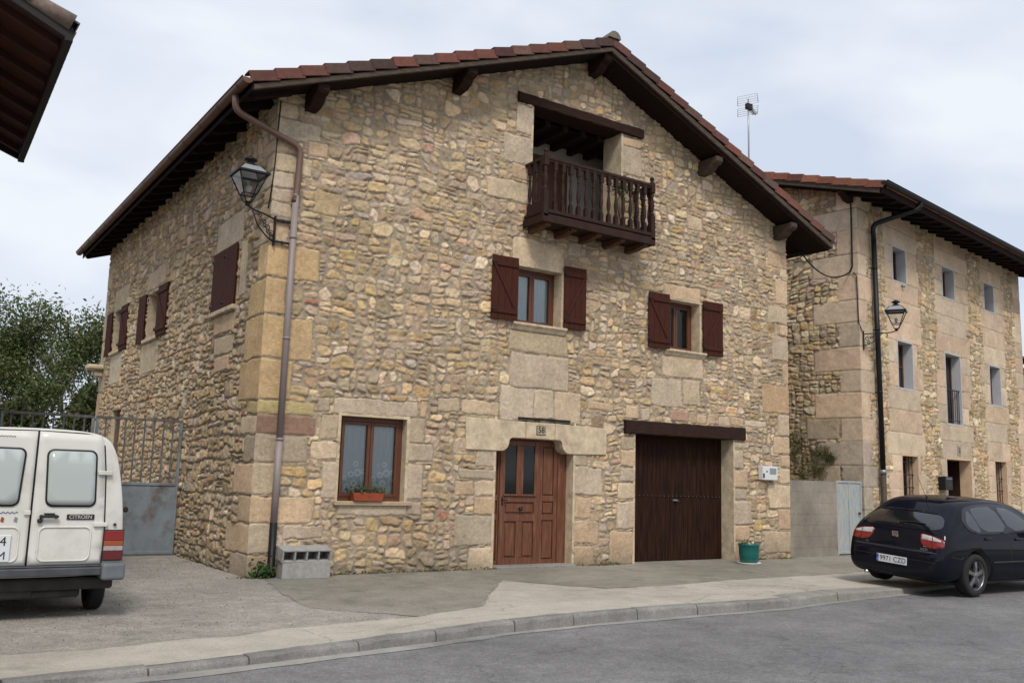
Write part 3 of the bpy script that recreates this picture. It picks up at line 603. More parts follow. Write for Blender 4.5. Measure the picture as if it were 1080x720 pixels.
mb.box(4.335, 4.41, -N_D-.08, -N_D+.01, z0, z1); mb.box(5.86, 6.055, -N_D-.08, -N_D+.01, z0, z1); mb.box(4.41, 5.86, -N_D-.08, -N_D, 2.26, z1)
def panels(mb, x0, x1, zz, n, st=.05):
    mb.box(x0, x0+st, -n-.05, -n, z0, 2.26); mb.box(x1-st, x1, -n-.05, -n, z0, 2.26); prev = None
    for (a, b) in zz: mb.box(x0+st+.02, x1-st-.02, -n-.04, -n-.006, a+.02, b-.02); mb.box(x0+st, x1-st, -n-.045, -n-.03, a, b)
    ed = [z0]+[q for p in zz for q in p]+[2.26]
    for i in range(0, len(ed), 2): mb.box(x0+st, x1-st, -n-.05, -n-.001, ed[i], ed[i+1])
sp = [(.12, .82), (.93, 1.16), (1.27, 2.16)]
panels(mb, 4.41, 4.555, sp, N_D+.01, .03); panels(mb, 5.435, 5.86, sp, N_D+.01, .085)
fd = mb.build('door_frame', M_door, house, bevel=.006)
mb = MB(FR); x0, x1 = 4.56, 5.43; n = N_D-.012
mb.box(x0, x0+.11, -n-.05, -n, z0, 2.255); mb.box(x1-.11, x1, -n-.05, -n, z0, 2.255)
mb.box(x0+.11, x1-.11, -n-.05, -n-.001, z0, .16); mb.box(x0+.11, x1-.11, -n-.05, -n-.001, .80, .93); mb.box(x0+.11, x1-.11, -n-.05, -n-.001, 1.14, 1.27); mb.box(x0+.11, x1-.11, -n-.05, -n-.001, 2.16, 2.255)
mb.box(4.93, 5.06, -n-.05, -n-.001, .16, .80); mb.box(4.92, 5.07, -n-.05, -n-.001, 1.27, 2.16)
for (a, b, c, d) in ((x0+.11, 4.93, .16, .80), (5.06, x1-.11, .16, .80), (x0+.11, x1-.11, .93, 1.14)):
    mb.box(a, b, -n-.045, -n-.03, c, d); mb.box(a+.035, b-.035, -n-.045, -n-.008, c+.035, d-.035)
mb.box(x0+.08, x1-.08, -n, -n+.03, 1.25, 1.285)
dr = mb.build('door', M_door, house, bevel=.007)
mb = MB(FR); mb.box(x0+.11, 4.92, -n-.03, -n-.024, 1.27, 2.16); mb.build('pane', M_glass_dark, dr); mb = MB(FR); mb.box(5.07, x1-.11, -n-.03, -n-.024, 1.27, 2.16); mb.build('pane', M_glass_dark, dr)
mb = MB(FR); mb.lathe([(.0, 0), (.02, 0), (.02, .03), (.035, .035), (.035, .06), (.0, .065)], (4.995, -n, 1.03), 12, axis='y')
mb.build('knocker', M_black, dr)
mb = MB(FR); mb.box(4.60, 4.63, -n, -n+.008, 1.08, 1.24); mb.tube([(4.615, -n, 1.18), (4.615, -n+.05, 1.18), (4.69, -n+.05, 1.175)], .009, 6); mb.build('handle', M_black, dr)
# number plate
mb = MB(FR); mb.box(5.17, 5.38, .046, .058, 2.36, 2.53); np_ = mb.build('number_plate', mat('number_frame', (.10, .08, .055), .6), house, bevel=.004)
mb = MB(FR); mb.box(5.185, 5.365, .058, .061, 2.375, 2.515); mb.build('plate_face', mat('number_face', (.36, .31, .22), .6, var=.05), np_)
RF = Matrix(((1, 0, 0, 0), (0, 0, -1, 0), (0, 1, 0, 0), (0, 0, 0, 1)))   # text plane facing -y
text_mesh('number', '58', .15, mat('number_ink', (.02, .015, .01), .6, var=0), np_, Matrix.Translation((5.275, -.0625, 2.445)) @ RF, bold=.002)
# ---- garage door
mb = MB(FR); x0, x1 = 7.605, 10.375; nb = 22; w = (x1-x0)/nb
for i in range(nb):
    mb.box(x0+i*w+.002, x0+(i+1)*w-.002, -.36, -.32, 0.01, 1.28); mb.box(x0+i*w+.002, x0+(i+1)*w-.002, -.36, -.318, 1.286, 2.56)
gd = mb.build('garage_door', M_garage, house, bevel=.003)
mb = MB(FR)
for i in range(24): mb.lathe([(.008, 0), (.006, .006), (.0, .008)], (x0+.06+i*(x1-x0-.12)/23, -.318, 1.30), 6, axis='y')
mb.build('door_studs', M_grey, gd)
mb = MB(FR); mb.box(8.93, 9.05, -.318, -.30, 1.20, 1.235); mb.tube([(8.94, -.31, 1.22), (8.94, -.27, 1.22), (9.06, -.27, 1.21)], .009, 6); mb.build('handle', M_grey, gd)
# rough-hewn beam over it
def rough_beam(name, x0, x1, n0, n1, z0, z1, mt, parent, sag=0.0, seed=2, tilt=0.0):
    r = random.Random(seed); mb = MB(FR); N = 26; vs = []
    for i in range(N+1):
        u = x0+(x1-x0)*i/N; j = lambda: r.uniform(-.007, .007); dz = tilt*(i/N)+sag*math.sin(math.pi*i/N)
        for (a, b) in ((n0, z0), (n1-.012, z0), (n1, z0+.015), (n1, z1-.02), (n1-.015, z1), (n0, z1)): vs.append((u, a+(j() if a != n0 else 0), b+dz+j()))
    fs = [(i*6+k, i*6+(k+1) % 6, (i+1)*6+(k+1) % 6, (i+1)*6+k) for i in range(N) for k in range(6)]+[tuple(range(6)), tuple(N*6+k for k in range(6))[::-1]]
    mb.add(vs, fs); return mb.build(name, mt, parent)
rough_beam('garage_beam', 7.31, 10.72, -.3, .075, 2.50, 2.765, M_beam, house, tilt=.02)
rough_beam('balcony_beam', 4.57, 7.72, -.4, .07, 8.60, 8.79, M_beam, house, seed=5)
# ---- loggia behind the balcony
mb = MB(FR); x0, x1, zf, zc, d = 4.9, 7.2, 6.27, 8.62, 1.5
mb.box(x0-.1, x0, -d, -.5, zf, zc); mb.box(x1+.9, x1+1.0, -d, -.5, zf, zc); mb.box(x0, x1+1, -d-.1, -d, zf, zc); mb.box(x1, x1+.9, -.56, -.5, zf, zc)
mb.build('loggia_wall', M_room, house)
mb = MB(FR); mb.box(x0-.1, x1+1, -d, -.05, zf-.1, zf); mb.build('loggia_floor', M_balc2, house)
mb = MB(FR); mb.box(x0-.1, x1+1, -d, -.4, zc, zc+.1)
for k in range(6): mb.box(x0+.2+k*.45, x0+.32+k*.45, -d, -.42, zc-.13, zc)
mb.build('loggia_ceiling', M_beam, house)
mb = MB(FR); mb.box(6.0, 6.9, -d+.01, -d+.05, zf, zf+2.05); mb.build('loggia_door', M_frame, house)
mb = MB(FR); mb.box(x0+.02, x0+.08, -.9, -.45, zf, zf+2.2); mb.build('loggia_shutter', M_shut, house)
# ---- balcony
BP = .62; bx0, bx1 = 4.82, 7.44
mb = MB(FR); n = 7
for i in range(n): mb.box(bx0-.04, bx1+.04, .03+i*BP/n, .03+(i+1)*BP/n-.006, 6.17, 6.215)
mb.box(bx0-.06, bx1+.06, BP, BP+.05, 6.12, 6.27); mb.box(bx0-.06, bx0-.01, .02, BP, 6.12, 6.265); mb.box(bx1+.01, bx1+.06, .02, BP, 6.12, 6.265)
bal = mb.build('balcony', M_balc, house, bevel=.006); bal.location = (0, 0, .05)
for k in range(5):
    x = bx0+.12+k*(bx1-bx0-.24)/4; mb = MB(); prof = [(-.0, 6.165), (-BP+.02, 6.165), (-BP+.02, 6.10), (-BP+.06, 6.07), (-BP+.12, 6.085), (-BP+.20, 6.065), (-BP+.32, 6.045), (0.0, 6.04)]
    mb.prism(prof, x-.06, x+.06, plane='yz'); mb.build('joist', M_balc2, bal, bevel=.005)
TP = [(.033, 0), (.033, .20), (.026, .215), (.036, .235), (.022, .255), (.018, .30), (.026, .38), (.030, .43), (.024, .50), (.016, .58), (.028, .60), (.018, .62), (.030, .65), (.033, .665), (.033, .90)]
def baluster(): 
    mb = MB(); h = 0.965
    mb.box(-.036, .036, -.036, .036, 0, .17); mb.box(-.036, .036, -.036, .036, .76, h)
    mb.lathe([(.030, .17), (.038, .19), (.020, .215), (.028, .26), (.040, .36), (.038, .42), (.023, .55), (.019, .62), (.035, .645), (.020, .67), (.028, .70), (.032, .76)], n=10); return mb
zb = 6.355
b0 = baluster().build('baluster', M_balc, bal); first = True
spots = [(bx0+.22+i*(bx1-bx0-.42)/12, -BP-.0) for i in range(13)]+[(bx0, -.14-i*.20) for i in range(3)]+[(bx1, -.14-i*.20) for i in range(3)]
for (x, y) in spots:
    if first: b = b0; first = False
    else: b = b0.copy(); COL.objects.link(b)
    b.location = (x, y, zb)
for x in (bx0, bx1):
    mb = MB(); mb.box(x-.05, x+.05, -BP-.05, -BP+.05, 6.22, 6.72); mb.box(x-.05, x+.05, -BP-.05, -BP+.05, 7.18, 7.38)
    mb.lathe([(.045, 0), (.05, .03), (.03, .06), (.04, .12), (.052, .2), (.045, .28), (.028, .36), (.042, .40), (.03, .43), (.045, .46)], (x, -BP, 6.72), 12)
    mb.lathe([(.05, 0), (.05, .015), (.025, .03), (.025, .045), (.045, .075), (.045, .10), (.025, .13), (.008, .145)], (x, -BP, 7.38), 12)
    mb.build('post', M_balc, bal, bevel=.004)
mb = MB(FR); mb.box(bx0+.05, bx1-.05, BP-.035, BP+.045, 7.30, 7.36); mb.box(bx0+.05, bx1-.05, BP-.02, BP+.03, 7.26, 7.30)
mb.box(bx0-.04, bx0+.04, .02, BP-.05, 7.30, 7.355); mb.box(bx1-.04, bx1+.04, .02, BP-.05, 7.30, 7.355); mb.build('handrail', M_balc, bal, bevel=.008)
mb = MB(FR); mb.box(bx0+.05, bx1-.05, BP-.035, BP+.045, 6.295, 6.365); mb.box(bx0-.035, bx0+.035, .02, BP-.05, 6.295, 6.36); mb.box(bx1-.035, bx1+.035, .02, BP-.05, 6.295, 6.36); mb.build('bottom_rail', M_balc, bal, bevel=.005)

# ------------------------------------------------------------------ gabled roofs
TPAL = [(0.145, 0.055, 0.040), (0.115, 0.048, 0.038), (0.155, 0.065, 0.045), (0.085, 0.05, 0.042), (0.12, 0.065, 0.05), (0.10, 0.042, 0.036)]
TPAL2 = [(0.22, 0.085, 0.05), (0.19, 0.075, 0.045), (0.25, 0.105, 0.065), (0.16, 0.065, 0.045)]
def col_attr(o, cols):
    me = o.data; at = me.color_attributes.new('col', 'FLOAT_COLOR', 'CORNER'); arr = []
    for p, c in zip(me.polygons, cols): arr += [c[0], c[1], c[2], 1.0]*p.loop_total
    at.data.foreach_set('color', arr)
def tile_slope(name, p0, dslope, dalong, L, Wd, parent, pal, seed, run=.40, wt=.30):
    """p0 low corner, dslope unit uphill, dalong unit along the eave"""
    r = random.Random(seed); p0 = Vector(p0); ds = Vector(dslope); da = Vector(dalong); nn = da.cross(ds); nn = nn if nn.z > 0 else -nn
    vs = []; fs = []; cols = []; nr = int(math.ceil(L/run)); nc = int(math.ceil(Wd/wt)); prof = [(0, 0), (.2, .045), (.45, .06), (.7, .03), (.85, 0), (1, 0)]
    for i in range(nr):
        s0 = i*run; s1 = min(L, s0+run)
        for j in range(nc):
            b = len(vs); c = r.choice(pal); k = r.uniform(.75, 1.2); c = tuple(q*k for q in c); jz = r.uniform(0, .006)
            for (a, h) in prof:
                q = da*min(Wd, (j+a)*wt); vs.append(p0+ds*s0+q+nn*(h+.03+jz)); vs.append(p0+ds*s1+q+nn*(h+jz)); 
            for m_ in range(5): fs.append((b+2*m_, b+2*m_+2, b+2*m_+3, b+2*m_+1)); cols.append(c)
            b2 = len(vs)
            for (a, h) in prof: vs.append(p0+ds*s0+da*min(Wd, (j+a)*wt)-nn*.01)
            for m_ in range(5): fs.append((b2+m_, b2+m_+1, b+2*m_+2, b+2*m_)); cols.append(c)
    me = bpy.data.meshes.new(name); me.from_pydata(vs, [], fs); me.materials.append(M_tile); me.update(); o = mesh_obj(name, me, parent); col_attr(o, cols); return o
def verge_row(p_low, p_high, out, parent, pal, seed, n, h=.17, w=.20):
    """verge tiles: stepped caps whose skirt hangs over the gable edge. out = unit vector pointing out of the gable"""
    r = random.Random(seed); a = Vector(p_low); b = Vector(p_high); d = (b-a)/n; du = d.normalized(); o_ = Vector(out); up = o_.cross(du); up = up if up.z > 0 else -up
    mb = MB(); cols = []
    for i in range(n):
        s = a+d*i-du*.045; e = a+d*(i+1)+du*.0; lift0, lift1 = .035, .0; c = r.choice(pal); k = r.uniform(.7, 1.25); c = tuple(q*k for q in c); j = r.uniform(-.006, .006)
        P = []
        for q, l in ((s, lift0), (e, lift1)):
            t = q+up*(l+j)
            P += [t, t-o_*w, t-o_*w-up*.03, t-o_*.02-up*.03, t-o_*.02-up*h, t-up*h+o_*(l*.3)]
            P[-6] = t+o_*(l*.3)
        m_ = 6; f = [tuple(range(6)), tuple(range(6, 12))[::-1]]+[(k_, (k_+1) % 6, 6+(k_+1) % 6, 6+k_) for k_ in range(6)]
        mb.add([tuple(q) for q in P], f); cols += [c]*8
    o = mb.build('verge_tiles', M_tile, parent); col_attr(o, cols); m_ = o.modifiers.new('b', 'BEVEL'); m_.width = .012; m_.segments = 2; return o
def slab(name, quad, th, mt, parent):
    """quad of 4 upper points, extruded straight down"""
    vs = [tuple(q) for q in quad]+[(q[0], q[1], q[2]-th) for q in quad]; mb = MB(); mb.add(vs, [(0, 1, 2, 3), (7, 6, 5, 4), (0, 4, 5, 1), (1, 5, 6, 2), (2, 6, 7, 3), (3, 7, 4, 0)]); return mb.build(name, mt, parent)
Y0, Y1 = -OV, 13.45
D_ = .13
roof = MB(); yy0, yy1 = Y0+.06, Y1-.05
def sl(xa, za, xb, zb, t):
    roof.add([(xa, yy0, za), (xb, yy0, zb), (xb, yy1, zb), (xa, yy1, za)]+[(xa, yy0, za-t), (xb, yy0, zb-t), (xb, yy1, zb-t), (xa, yy1, za-t)], [(0, 1, 2, 3), (7, 6, 5, 4), (0, 4, 5, 1), (1, 5, 6, 2), (2, 6, 7, 3), (3, 7, 4, 0)])
sl(XL+.03, ZL-.10+SL*.03, XR_, ZR_-.11, .10); sl(XE-.03, ZE-.11+SR*.03, XR_+.002, ZR_-.11, .10)
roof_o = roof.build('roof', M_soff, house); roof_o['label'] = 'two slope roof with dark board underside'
dsl = Vector((1, 0, SL)).normalized(); dsr = Vector((-1, 0, SR)).normalized()
tile_slope('roof_tiles', (XL, Y0+.19, ZL-.10), dsl, (0, 1, 0), (XR_-XL)/dsl.x, Y1-Y0-.2, roof_o, TPAL, 5)
tile_slope('roof_tiles', (XE, Y0+.19, ZE-.10), dsr, (0, 1, 0), (XE-XR_)/-dsr.x, Y1-Y0-.2, roof_o, TPAL, 6)
verge_row((XL, Y0, ZL), (XR_, Y0, ZR_), (0, -1, 0), roof_o, TPAL, 8, 18); verge_row((XE, Y0, ZE), (XR_, Y0, ZR_), (0, -1, 0), roof_o, TPAL, 9, 17)
mb = MB(); r = random.Random(3)
y = Y0-.03
while y < Y1:
    ls = .42; vs = []; 
    for yy, e in ((y, .0), (y+ls+.03, -.02)):
        for k in range(7): t = math.pi*k/6; vs.append((XR_-.15*math.cos(t)*(1+e), yy, ZR_-.02+(.15+e)*math.sin(t)))
    mb.add(vs, [(k, k+1, 7+k+1, 7+k) for k in range(6)]+[tuple(range(7))], 0, False); y += ls
mb.build('ridge_tiles', mat('grey_ridge_tile', (.16, .14, .12), .9, var=.3, ns=8), roof_o)
# verge boards just behind the tile skirt
def board(xa, za, xb, zb, yf, yb, t, mt, name, parent):
    mb = MB(); mb.add([(xa, yf, za), (xb, yf, zb), (xb, yb, zb), (xa, yb, za), (xa, yf, za-t), (xb, yf, zb-t), (xb, yb, zb-t), (xa, yb, za-t)], [(0, 1, 2, 3), (7, 6, 5, 4), (0, 4, 5, 1), (1, 5, 6, 2), (2, 6, 7, 3), (3, 7, 4, 0)]); return mb.build(name, mt, parent, bevel=.006)
board(XL+.05, ZL-.16, XR_, ZR_-.18, Y0+.025, Y0+.085, .09, M_verge, 'verge_board', roof_o); board(XE-.05, ZE-.16, XR_, ZR_-.18, Y0+.025, Y0+.085, .12, M_verge, 'verge_board', roof_o)
# dark planked soffit under the gable overhang, dropping towards the wall
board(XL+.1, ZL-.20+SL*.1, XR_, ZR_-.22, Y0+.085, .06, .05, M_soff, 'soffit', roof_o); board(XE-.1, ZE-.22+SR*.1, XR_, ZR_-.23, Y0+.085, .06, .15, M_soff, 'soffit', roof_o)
# purlin ends carved into brackets
for (x, dz) in ((0.52, 0), (3.25, 0), (6.35, -.02), (9.45, -.02), (11.85, -.02)):
    zt = float(rt(np.array(x)))-.27-(.12 if x > 6.5 else 0)+dz; mb = MB(); prof = [(.1, zt), (-OV+.10, zt), (-OV+.10, zt-.10), (-OV+.14, zt-.15), (-OV+.24, zt-.17), (-OV+.30, zt-.24), (-OV+.42, zt-.30), (.1, zt-.32)]
    mb.prism(prof, x-.10, x+.10, plane='yz'); mb.build('purlin_bracket', M_beam if x < 7 else mat('bracket_wood', (.06, .036, .024), .8, var=.4, ns=8, bs=.5), roof_o, bevel=.012)
# rafter tails under the left eave and the right eave
y = Y0+.35
while y < Y1-.1:
    mb = MB(); zt = lambda x: ZL+SL*(x-XL)-.205
    mb.prism([(XL+.10, zt(XL+.10)), (.1, zt(.1)), (.1, zt(.1)-.14), (XL+.16, zt(XL+.16)-.12), (XL+.10, zt(XL+.10)-.07)], y-.045, y+.045, plane='xz'); mb.build('rafter', M_soff, roof_o, bevel=.005)
    y += .62
# eave boards
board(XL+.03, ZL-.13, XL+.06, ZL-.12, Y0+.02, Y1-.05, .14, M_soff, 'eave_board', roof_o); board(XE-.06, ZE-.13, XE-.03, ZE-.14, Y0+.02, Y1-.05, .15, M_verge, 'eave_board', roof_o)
# gutter (half round) along the left eave
mb = MB(); gr = .085; cx, czg = XL-.055, 7.325; vs = []
for y in (Y0-.02, Y1):
    for k in range(9): t = math.pi+math.pi*k/8; vs.append((cx+gr*math.cos(t), y, czg+.03+gr*math.sin(t)))
    for k in range(9): t = 2*math.pi-math.pi*k/8; vs.append((cx+(gr-.008)*math.cos(t), y, czg+.03+(gr-.008)*math.sin(t)))
mb.add(vs, [(k, (k+1) % 18, 18+(k+1) % 18, 18+k) for k in range(18)], 0, True)
mb.add([vs[k] for k in range(9)], [tuple(range(9))]); mb.tube([(cx-gr, Y0-.02, czg+.035), (cx-gr, Y1, czg+.035)], .012, 6)
for k in range(14): yk = Y0+.3+k; mb.tube([(cx+gr*math.cos(math.pi+math.pi*j/6)*1.03, yk, czg+.03+gr*math.sin(math.pi+math.pi*j/6)*1.03) for j in range(7)], .008, 4)
mb.build('gutter', M_gut, house)
def arcpts(pts, r=.12, n=5):      # round the corners of a path
    out = [Vector(pts[0])]
    for i in range(1, len(pts)-1):
        p, a, b = Vector(pts[i]), Vector(pts[i-1]), Vector(pts[i+1]); u = (a-p).normalized()*r; v = (b-p).normalized()*r
        for k in range(n+1): t = k/n; out.append((p+u)*(1-t)**2+p*2*t*(1-t)+(p+v)*t**2)
    out.append(Vector(pts[-1])); return out
mb = MB(); mb.tube(arcpts([(cx, -.12, 7.24), (cx, -.12, 7.02), (.37, -.10, 6.68), (.345, -.10, 5.9), (.335, -.10, 5.85)], .14), .052, 12, mi=1)
mb.tube([(.337, -.10, 5.9), (.33, -.10, 2.0)], .052, 12, mi=0); mb.tube([(.33, -.10, 2.02), (.325, -.10, .80)], .054, 12, mi=0); mb.tube([(.325, -.10, .80), (.325, -.10, .10), (.33, -.17, .04)], .057, 12, mi=2)
for z in (5.2, 3.6, 2.05): mb.tube([(.335, -.10, z-.02), (.335, -.10, z+.02)], .060, 12, mi=0); mb.box(.325, .345, -.06, .0, z-.012, z+.012)
mb.build('downpipe', [M_pipe, M_pipe2, M_black], house)
# cables on the corner
mb = MB(); mb.tube([(0.02, -.03, 7.40), (.0, -.035, 6.9), (-.01, -.035, 6.4), (-.035, -.035, 6.0), (-.05, -.02, 5.75), (-.06, .0, 5.62)], .011, 6); mb.build('cable', M_black, house)
# ------------------------------------------------------------------ HOUSE 2 (along the street to the right)
O2 = (15.37, 0.32, 0); RZ2 = rad(8.9)
h2 = empty('street_house', O2, RZ2); tag(h2, 'three storey house with pinkish dressed stone bands, small deep windows and black downpipe', 'house')
H2H = [(1.98, 7.15, 2.76, 8.07), (5.22, 7.2, 6.05, 8.09), (8.43, 7.28, 9.2, 8.14), (2.12, 4.26, 3.0, 5.5), (5.2, 3.5, 6.26, 5.52), (8.59, 4.3, 9.46, 5.51), (2.17, 1.15, 3.12, 2.46), (5.02, -.1, 6.76, 2.47), (8.68, 1.1, 9.62, 2.53)]
PK = [(.56, .425, .305), (.55, .43, .31), (.52, .415, .305), (.58, .43, .30), (.54, .40, .285)]
rs = random.Random(12)
A2 = []
def band(x0, x1, jl, jr, seed, ztop=9.1, holes=H2H):
    r = random.Random(seed); z = -.1
    hs = [h for h in holes if h[0] > x0-.5 and h[2] < x1+.5]
    ev = sorted(set([-.1, ztop]+[q for h in hs for q in (h[1], h[3])]))
    zs_ = [ev[0]]
    for a, b in zip(ev, ev[1:]):
        n = max(1, round((b-a)/.52)); zs_ += [a+(b-a)*(k+1)/n for k in range(n)]
    for a, b in zip(zs_, zs_[1:]):
        l = x0+r.uniform(-jl, jl); rr = x1+r.uniform(-jr, jr); c = r.choice(PK); mh = [h for h in hs if h[1] < (a+b)/2 < h[3]]
        if mh: h = mh[0]; A2.append((l, a, h[0]+.004, b, c, 1)); A2.append((h[2]-.004, a, rr, b, r.choice(PK), 1))
        elif r.random() < .35 and x1-x0 > 1: m_ = (l+rr)/2+r.uniform(-.3, .3); A2.append((l, a, m_, b, c, 1)); A2.append((m_, a, rr, b, r.choice(PK), 1))
        else: A2.append((l, a, rr, b, c, 1))
band(1.45, 3.5, .14, .2, 1); band(4.65, 6.95, .15, .18, 2); band(8.05, 10.0, .14, .15, 3); band(10.95, 11.7, .12, 0, 5)
CZ2 = [-.1, .55, 1.05, 1.6, 2.13, 2.72, 3.3, 3.95, 4.5, 5.1, 5.72, 6.3, 6.95, 7.5, 8.15, 8.7, 9.3]
AS2 = []
for i, (a, b) in enumerate(zip(CZ2, CZ2[1:])):
    c = PK[(i*3) % 5]; c = (.36, .30, .235) if a < 2.2 else c
    A2.append((-.3, a, .75 if i % 2 else .45, b, c, 1)); AS2.append((-.3, a, .55 if i % 2 else 1.25, b, c, 1))
    if rs.random() < .4 and i % 2: AS2.append((.60, a+.05, 1.5, b, (.40, .32, .23), 1))
ZL2 = grid_lines(-.1, 9.9, 0.024, [h[1] for h in H2H]+[h[3] for h in H2H])
c2 = 0.014+0.004*np.sin(ZL2*7)
zt2 = lambda u: 9.27+0*u
P2 = np.array([1.08, 1, .88])*np.array([(0.47, 0.385, 0.26), (0.45, 0.33, 0.20), (0.40, 0.335, 0.25), (0.52, 0.46, 0.35), (0.44, 0.31, 0.22)]); PW2 = np.array([.3, .2, .2, .2, .1])
w2 = masonry('wall', FR, 0, 11.62, -.1, 9.9, .024, .024, H2H, A2, h2, M_stone2, topf=zt2, seed=41, zl=ZL2, corner=(0, c2, 1), cw=.30, ch=.17, Hs=.03, mortar=(.30, .235, .17), pal=P2, pw=PW2, joint=.2, ground_dirt=False, ahs=.014, ajoint=.006)
ms = masonry('wall', LF, 0, 6.0, -.1, 9.9, .024, .024, [], AS2, h2, M_stone2, topf=lambda u: 9.25+.30*u+0*u, seed=47, zl=ZL2, corner=(0, c2, 1), cw=.30, ch=.17, Hs=.035, mortar=(.25, .20, .145), pal=P2, pw=PW2, joint=.26, ahs=.014, ajoint=.007)
ms['label'] = 'gable wall of house with mossy lower courses'
mb = MB(); mb.add([(0, 5.99, -.1), (0, 11, -.1), (0, 11, 9.2), (0, 5.99, 10.9)], [(0, 1, 2, 3)]); mb.add([(11.6, 0, -.1), (11.6, 11, -.1), (11.6, 11, 9.2), (11.6, 5.5, 10.85), (11.6, 0, 9.2)], [(0, 1, 2, 3, 4)]); mb.add([(0, 11, -.1), (11.6, 11, -.1), (11.6, 11, 9.2), (0, 11, 9.2)], [(0, 1, 2, 3)]); mb.build('wall', M_rear, h2)
for i, h in enumerate(H2H):
    reveal(FR, h, h2, M_lplaster if i < 6 else M_ash2, .32 if i == 7 else .6, sides='lrt' if i == 7 else 'lrtb')
for i, h in enumerate(H2H):
    x0, z0_, x1, z1_ = h
    if i == 7: continue
    mb = MB(FR); n = .24 if i < 6 else .30; f = .055
    mb.box(x0, x0+f, -n-.05, -n, z0_, z1_); mb.box(x1-f, x1, -n-.05, -n, z0_, z1_); mb.box(x0+f, x1-f, -n-.05, -n, z1_-f, z1_); mb.box(x0+f, x1-f, -n-.05, -n, z0_, z0_+f); mb.box((x0+x1)/2-.03, (x0+x1)/2+.03, -n-.05, -n+.01, z0_+f, z1_-f)
    if i in (3, 5): mb.box(x0+f, x1-f, -n-.04, -n+.002, (z0_+z1_)/2-.02, (z0_+z1_)/2+.02)
    wo_ = mb.build('window', M_frame, h2, bevel=.004)
    mb = MB(FR); mb.box(x0+f, x1-f, -n-.03, -n-.025, z0_+f, z1_-f); mb.build('pane', M_glass_dark, wo_)
    if i >= 6:      # wrought iron grille
        mb = MB(FR)
        for k in range(5): u = x0+.08+(x1-x0-.16)*k/4; mb.tube([(u, -.12, z0_), (u, -.12, z1_)], .010, 6)
        for k in range(4): z = z0_+.15+(z1_-z0_-.3)*k/3; mb.box(x0, x1, -.13, -.115, z-.012, z+.012)
        mb.build('grille', M_black, wo_)
# balcony door railing, first floor
mb = MB(FR)
for k in range(8): u = 5.24+.98*k/7; mb.tube([(u, -.05, 3.52), (u, -.05, 4.48)], .009, 6)
mb.box(5.2, 6.42, -.065, -.035, 4.48, 4.505); mb.box(5.2, 6.26, -.06, -.04, 3.60, 3.615); mb.tube([(6.3, .0, 4.49), (6.45, .02, 4.49)], .01, 6); mb.build('window_railing', M_black, h2)
mb = MB(FR); mb.tube([(2.5, -.0, 7.06), (2.5, .09, 7.03)], .035, 8); mb.build('drain_spout', M_grey, h2)
# entrance
mb = MB(FR); mb.box(5.02, 6.76, -1.5, -1.44, 0, 2.47); mb.box(5.02, 5.04, -1.44, -.32, 0, 2.47); mb.box(6.74, 6.76, -1.44, -.32, 0, 2.47); mb.box(5.04, 6.74, -1.44, -.32, 2.44, 2.47); mb.build('entrance_lining', M_beam, h2)
mb = MB(FR); mb.box(5.42, 5.96, -.44, -.40, .02, 2.0); mb.box(5.36, 5.42, -.46, -.39, .02, 2.06); mb.box(5.96, 6.02, -.46, -.39, .02, 2.06); mb.build('door', mat('pale_blue_door', (.36, .42, .46), .5, var=.1), h2, bevel=.004)
mb = MB(FR); mb.box(5.80, 6.02, .015, .03, 2.60, 2.90); pl_ = mb.build('house_plate', mat('tile_plate', (.30, .28, .24), .5, var=.2), h2, bevel=.01)
mb = MB(FR); mb.box(5.84, 5.98, .03, .033, 2.66, 2.84); mb.build('plate_face', mat('plate_dark', (.12, .11, .10), .5, var=.2), pl_)
# mailbox
mbx = MB(FR); mbx.box(4.36, 4.86, .02, .22, 1.60, 1.97); mbo = mbx.build('mailbox', M_black, h2, bevel=.02, seg=2)
mb = MB(FR); mb.box(4.42, 4.80, .22, .226, 1.90, 1.925); mb.lathe([(.012, 0), (.012, .012), (0, .014)], (4.61, .22, 1.74), 8, axis='y'); mb.build('mail_slot', M_grey, mbo)
# roof of house 2: eaves on the street, ridge parallel to it
s2 = .30; ze = 9.02; E0 = -1.0; RGV = 5.5; zr2 = ze+s2*(RGV-E0); ua, ub = -.62, 12.5
mb = MB()
for (va, za, vb, zb_) in ((E0+.04, ze-.10, RGV, zr2-.11), (12.0-.04, ze-.10, RGV, zr2-.112)):
    t = .16
    mb.add([(ua+.05, va, za), (ub-.05, va, za), (ub-.05, vb, zb_), (ua+.05, vb, zb_)]+[(ua+.05, va, za-t), (ub-.05, va, za-t), (ub-.05, vb, zb_-t), (ua+.05, vb, zb_-t)], [(0, 1, 2, 3), (7, 6, 5, 4), (0, 4, 5, 1), (1, 5, 6, 2), (2, 6, 7, 3), (3, 7, 4, 0)])
ro2 = mb.build('roof', M_soff, h2); dsu = Vector((0, 1, s2)).normalized()
tile_slope('roof_tiles', (ua+.19, E0, ze-.10), dsu, (1, 0, 0), (RGV-E0)/dsu.y, ub-ua-.2, ro2, TPAL2, 15)
tile_slope('roof_tiles', (ua+.19, 12.0, ze-.10), Vector((0, -1, s2)).normalized(), (1, 0, 0), (12-RGV)/dsu.y, ub-ua-.2, ro2, TPAL2, 16)
verge_row((ua, E0, ze), (ua, RGV, zr2), (-1, 0, 0), ro2, TPAL2, 17, 15, h=.19); verge_row((ua, 12, ze), (ua, RGV, zr2), (-1, 0, 0), ro2, TPAL2, 18, 15)
mb = MB(); mb.tube([(ua, RGV, zr2+.02), (ub, RGV, zr2+.02)], .13, 10); mb.build('ridge_tiles', _m['grey_ridge_tile'], ro2)
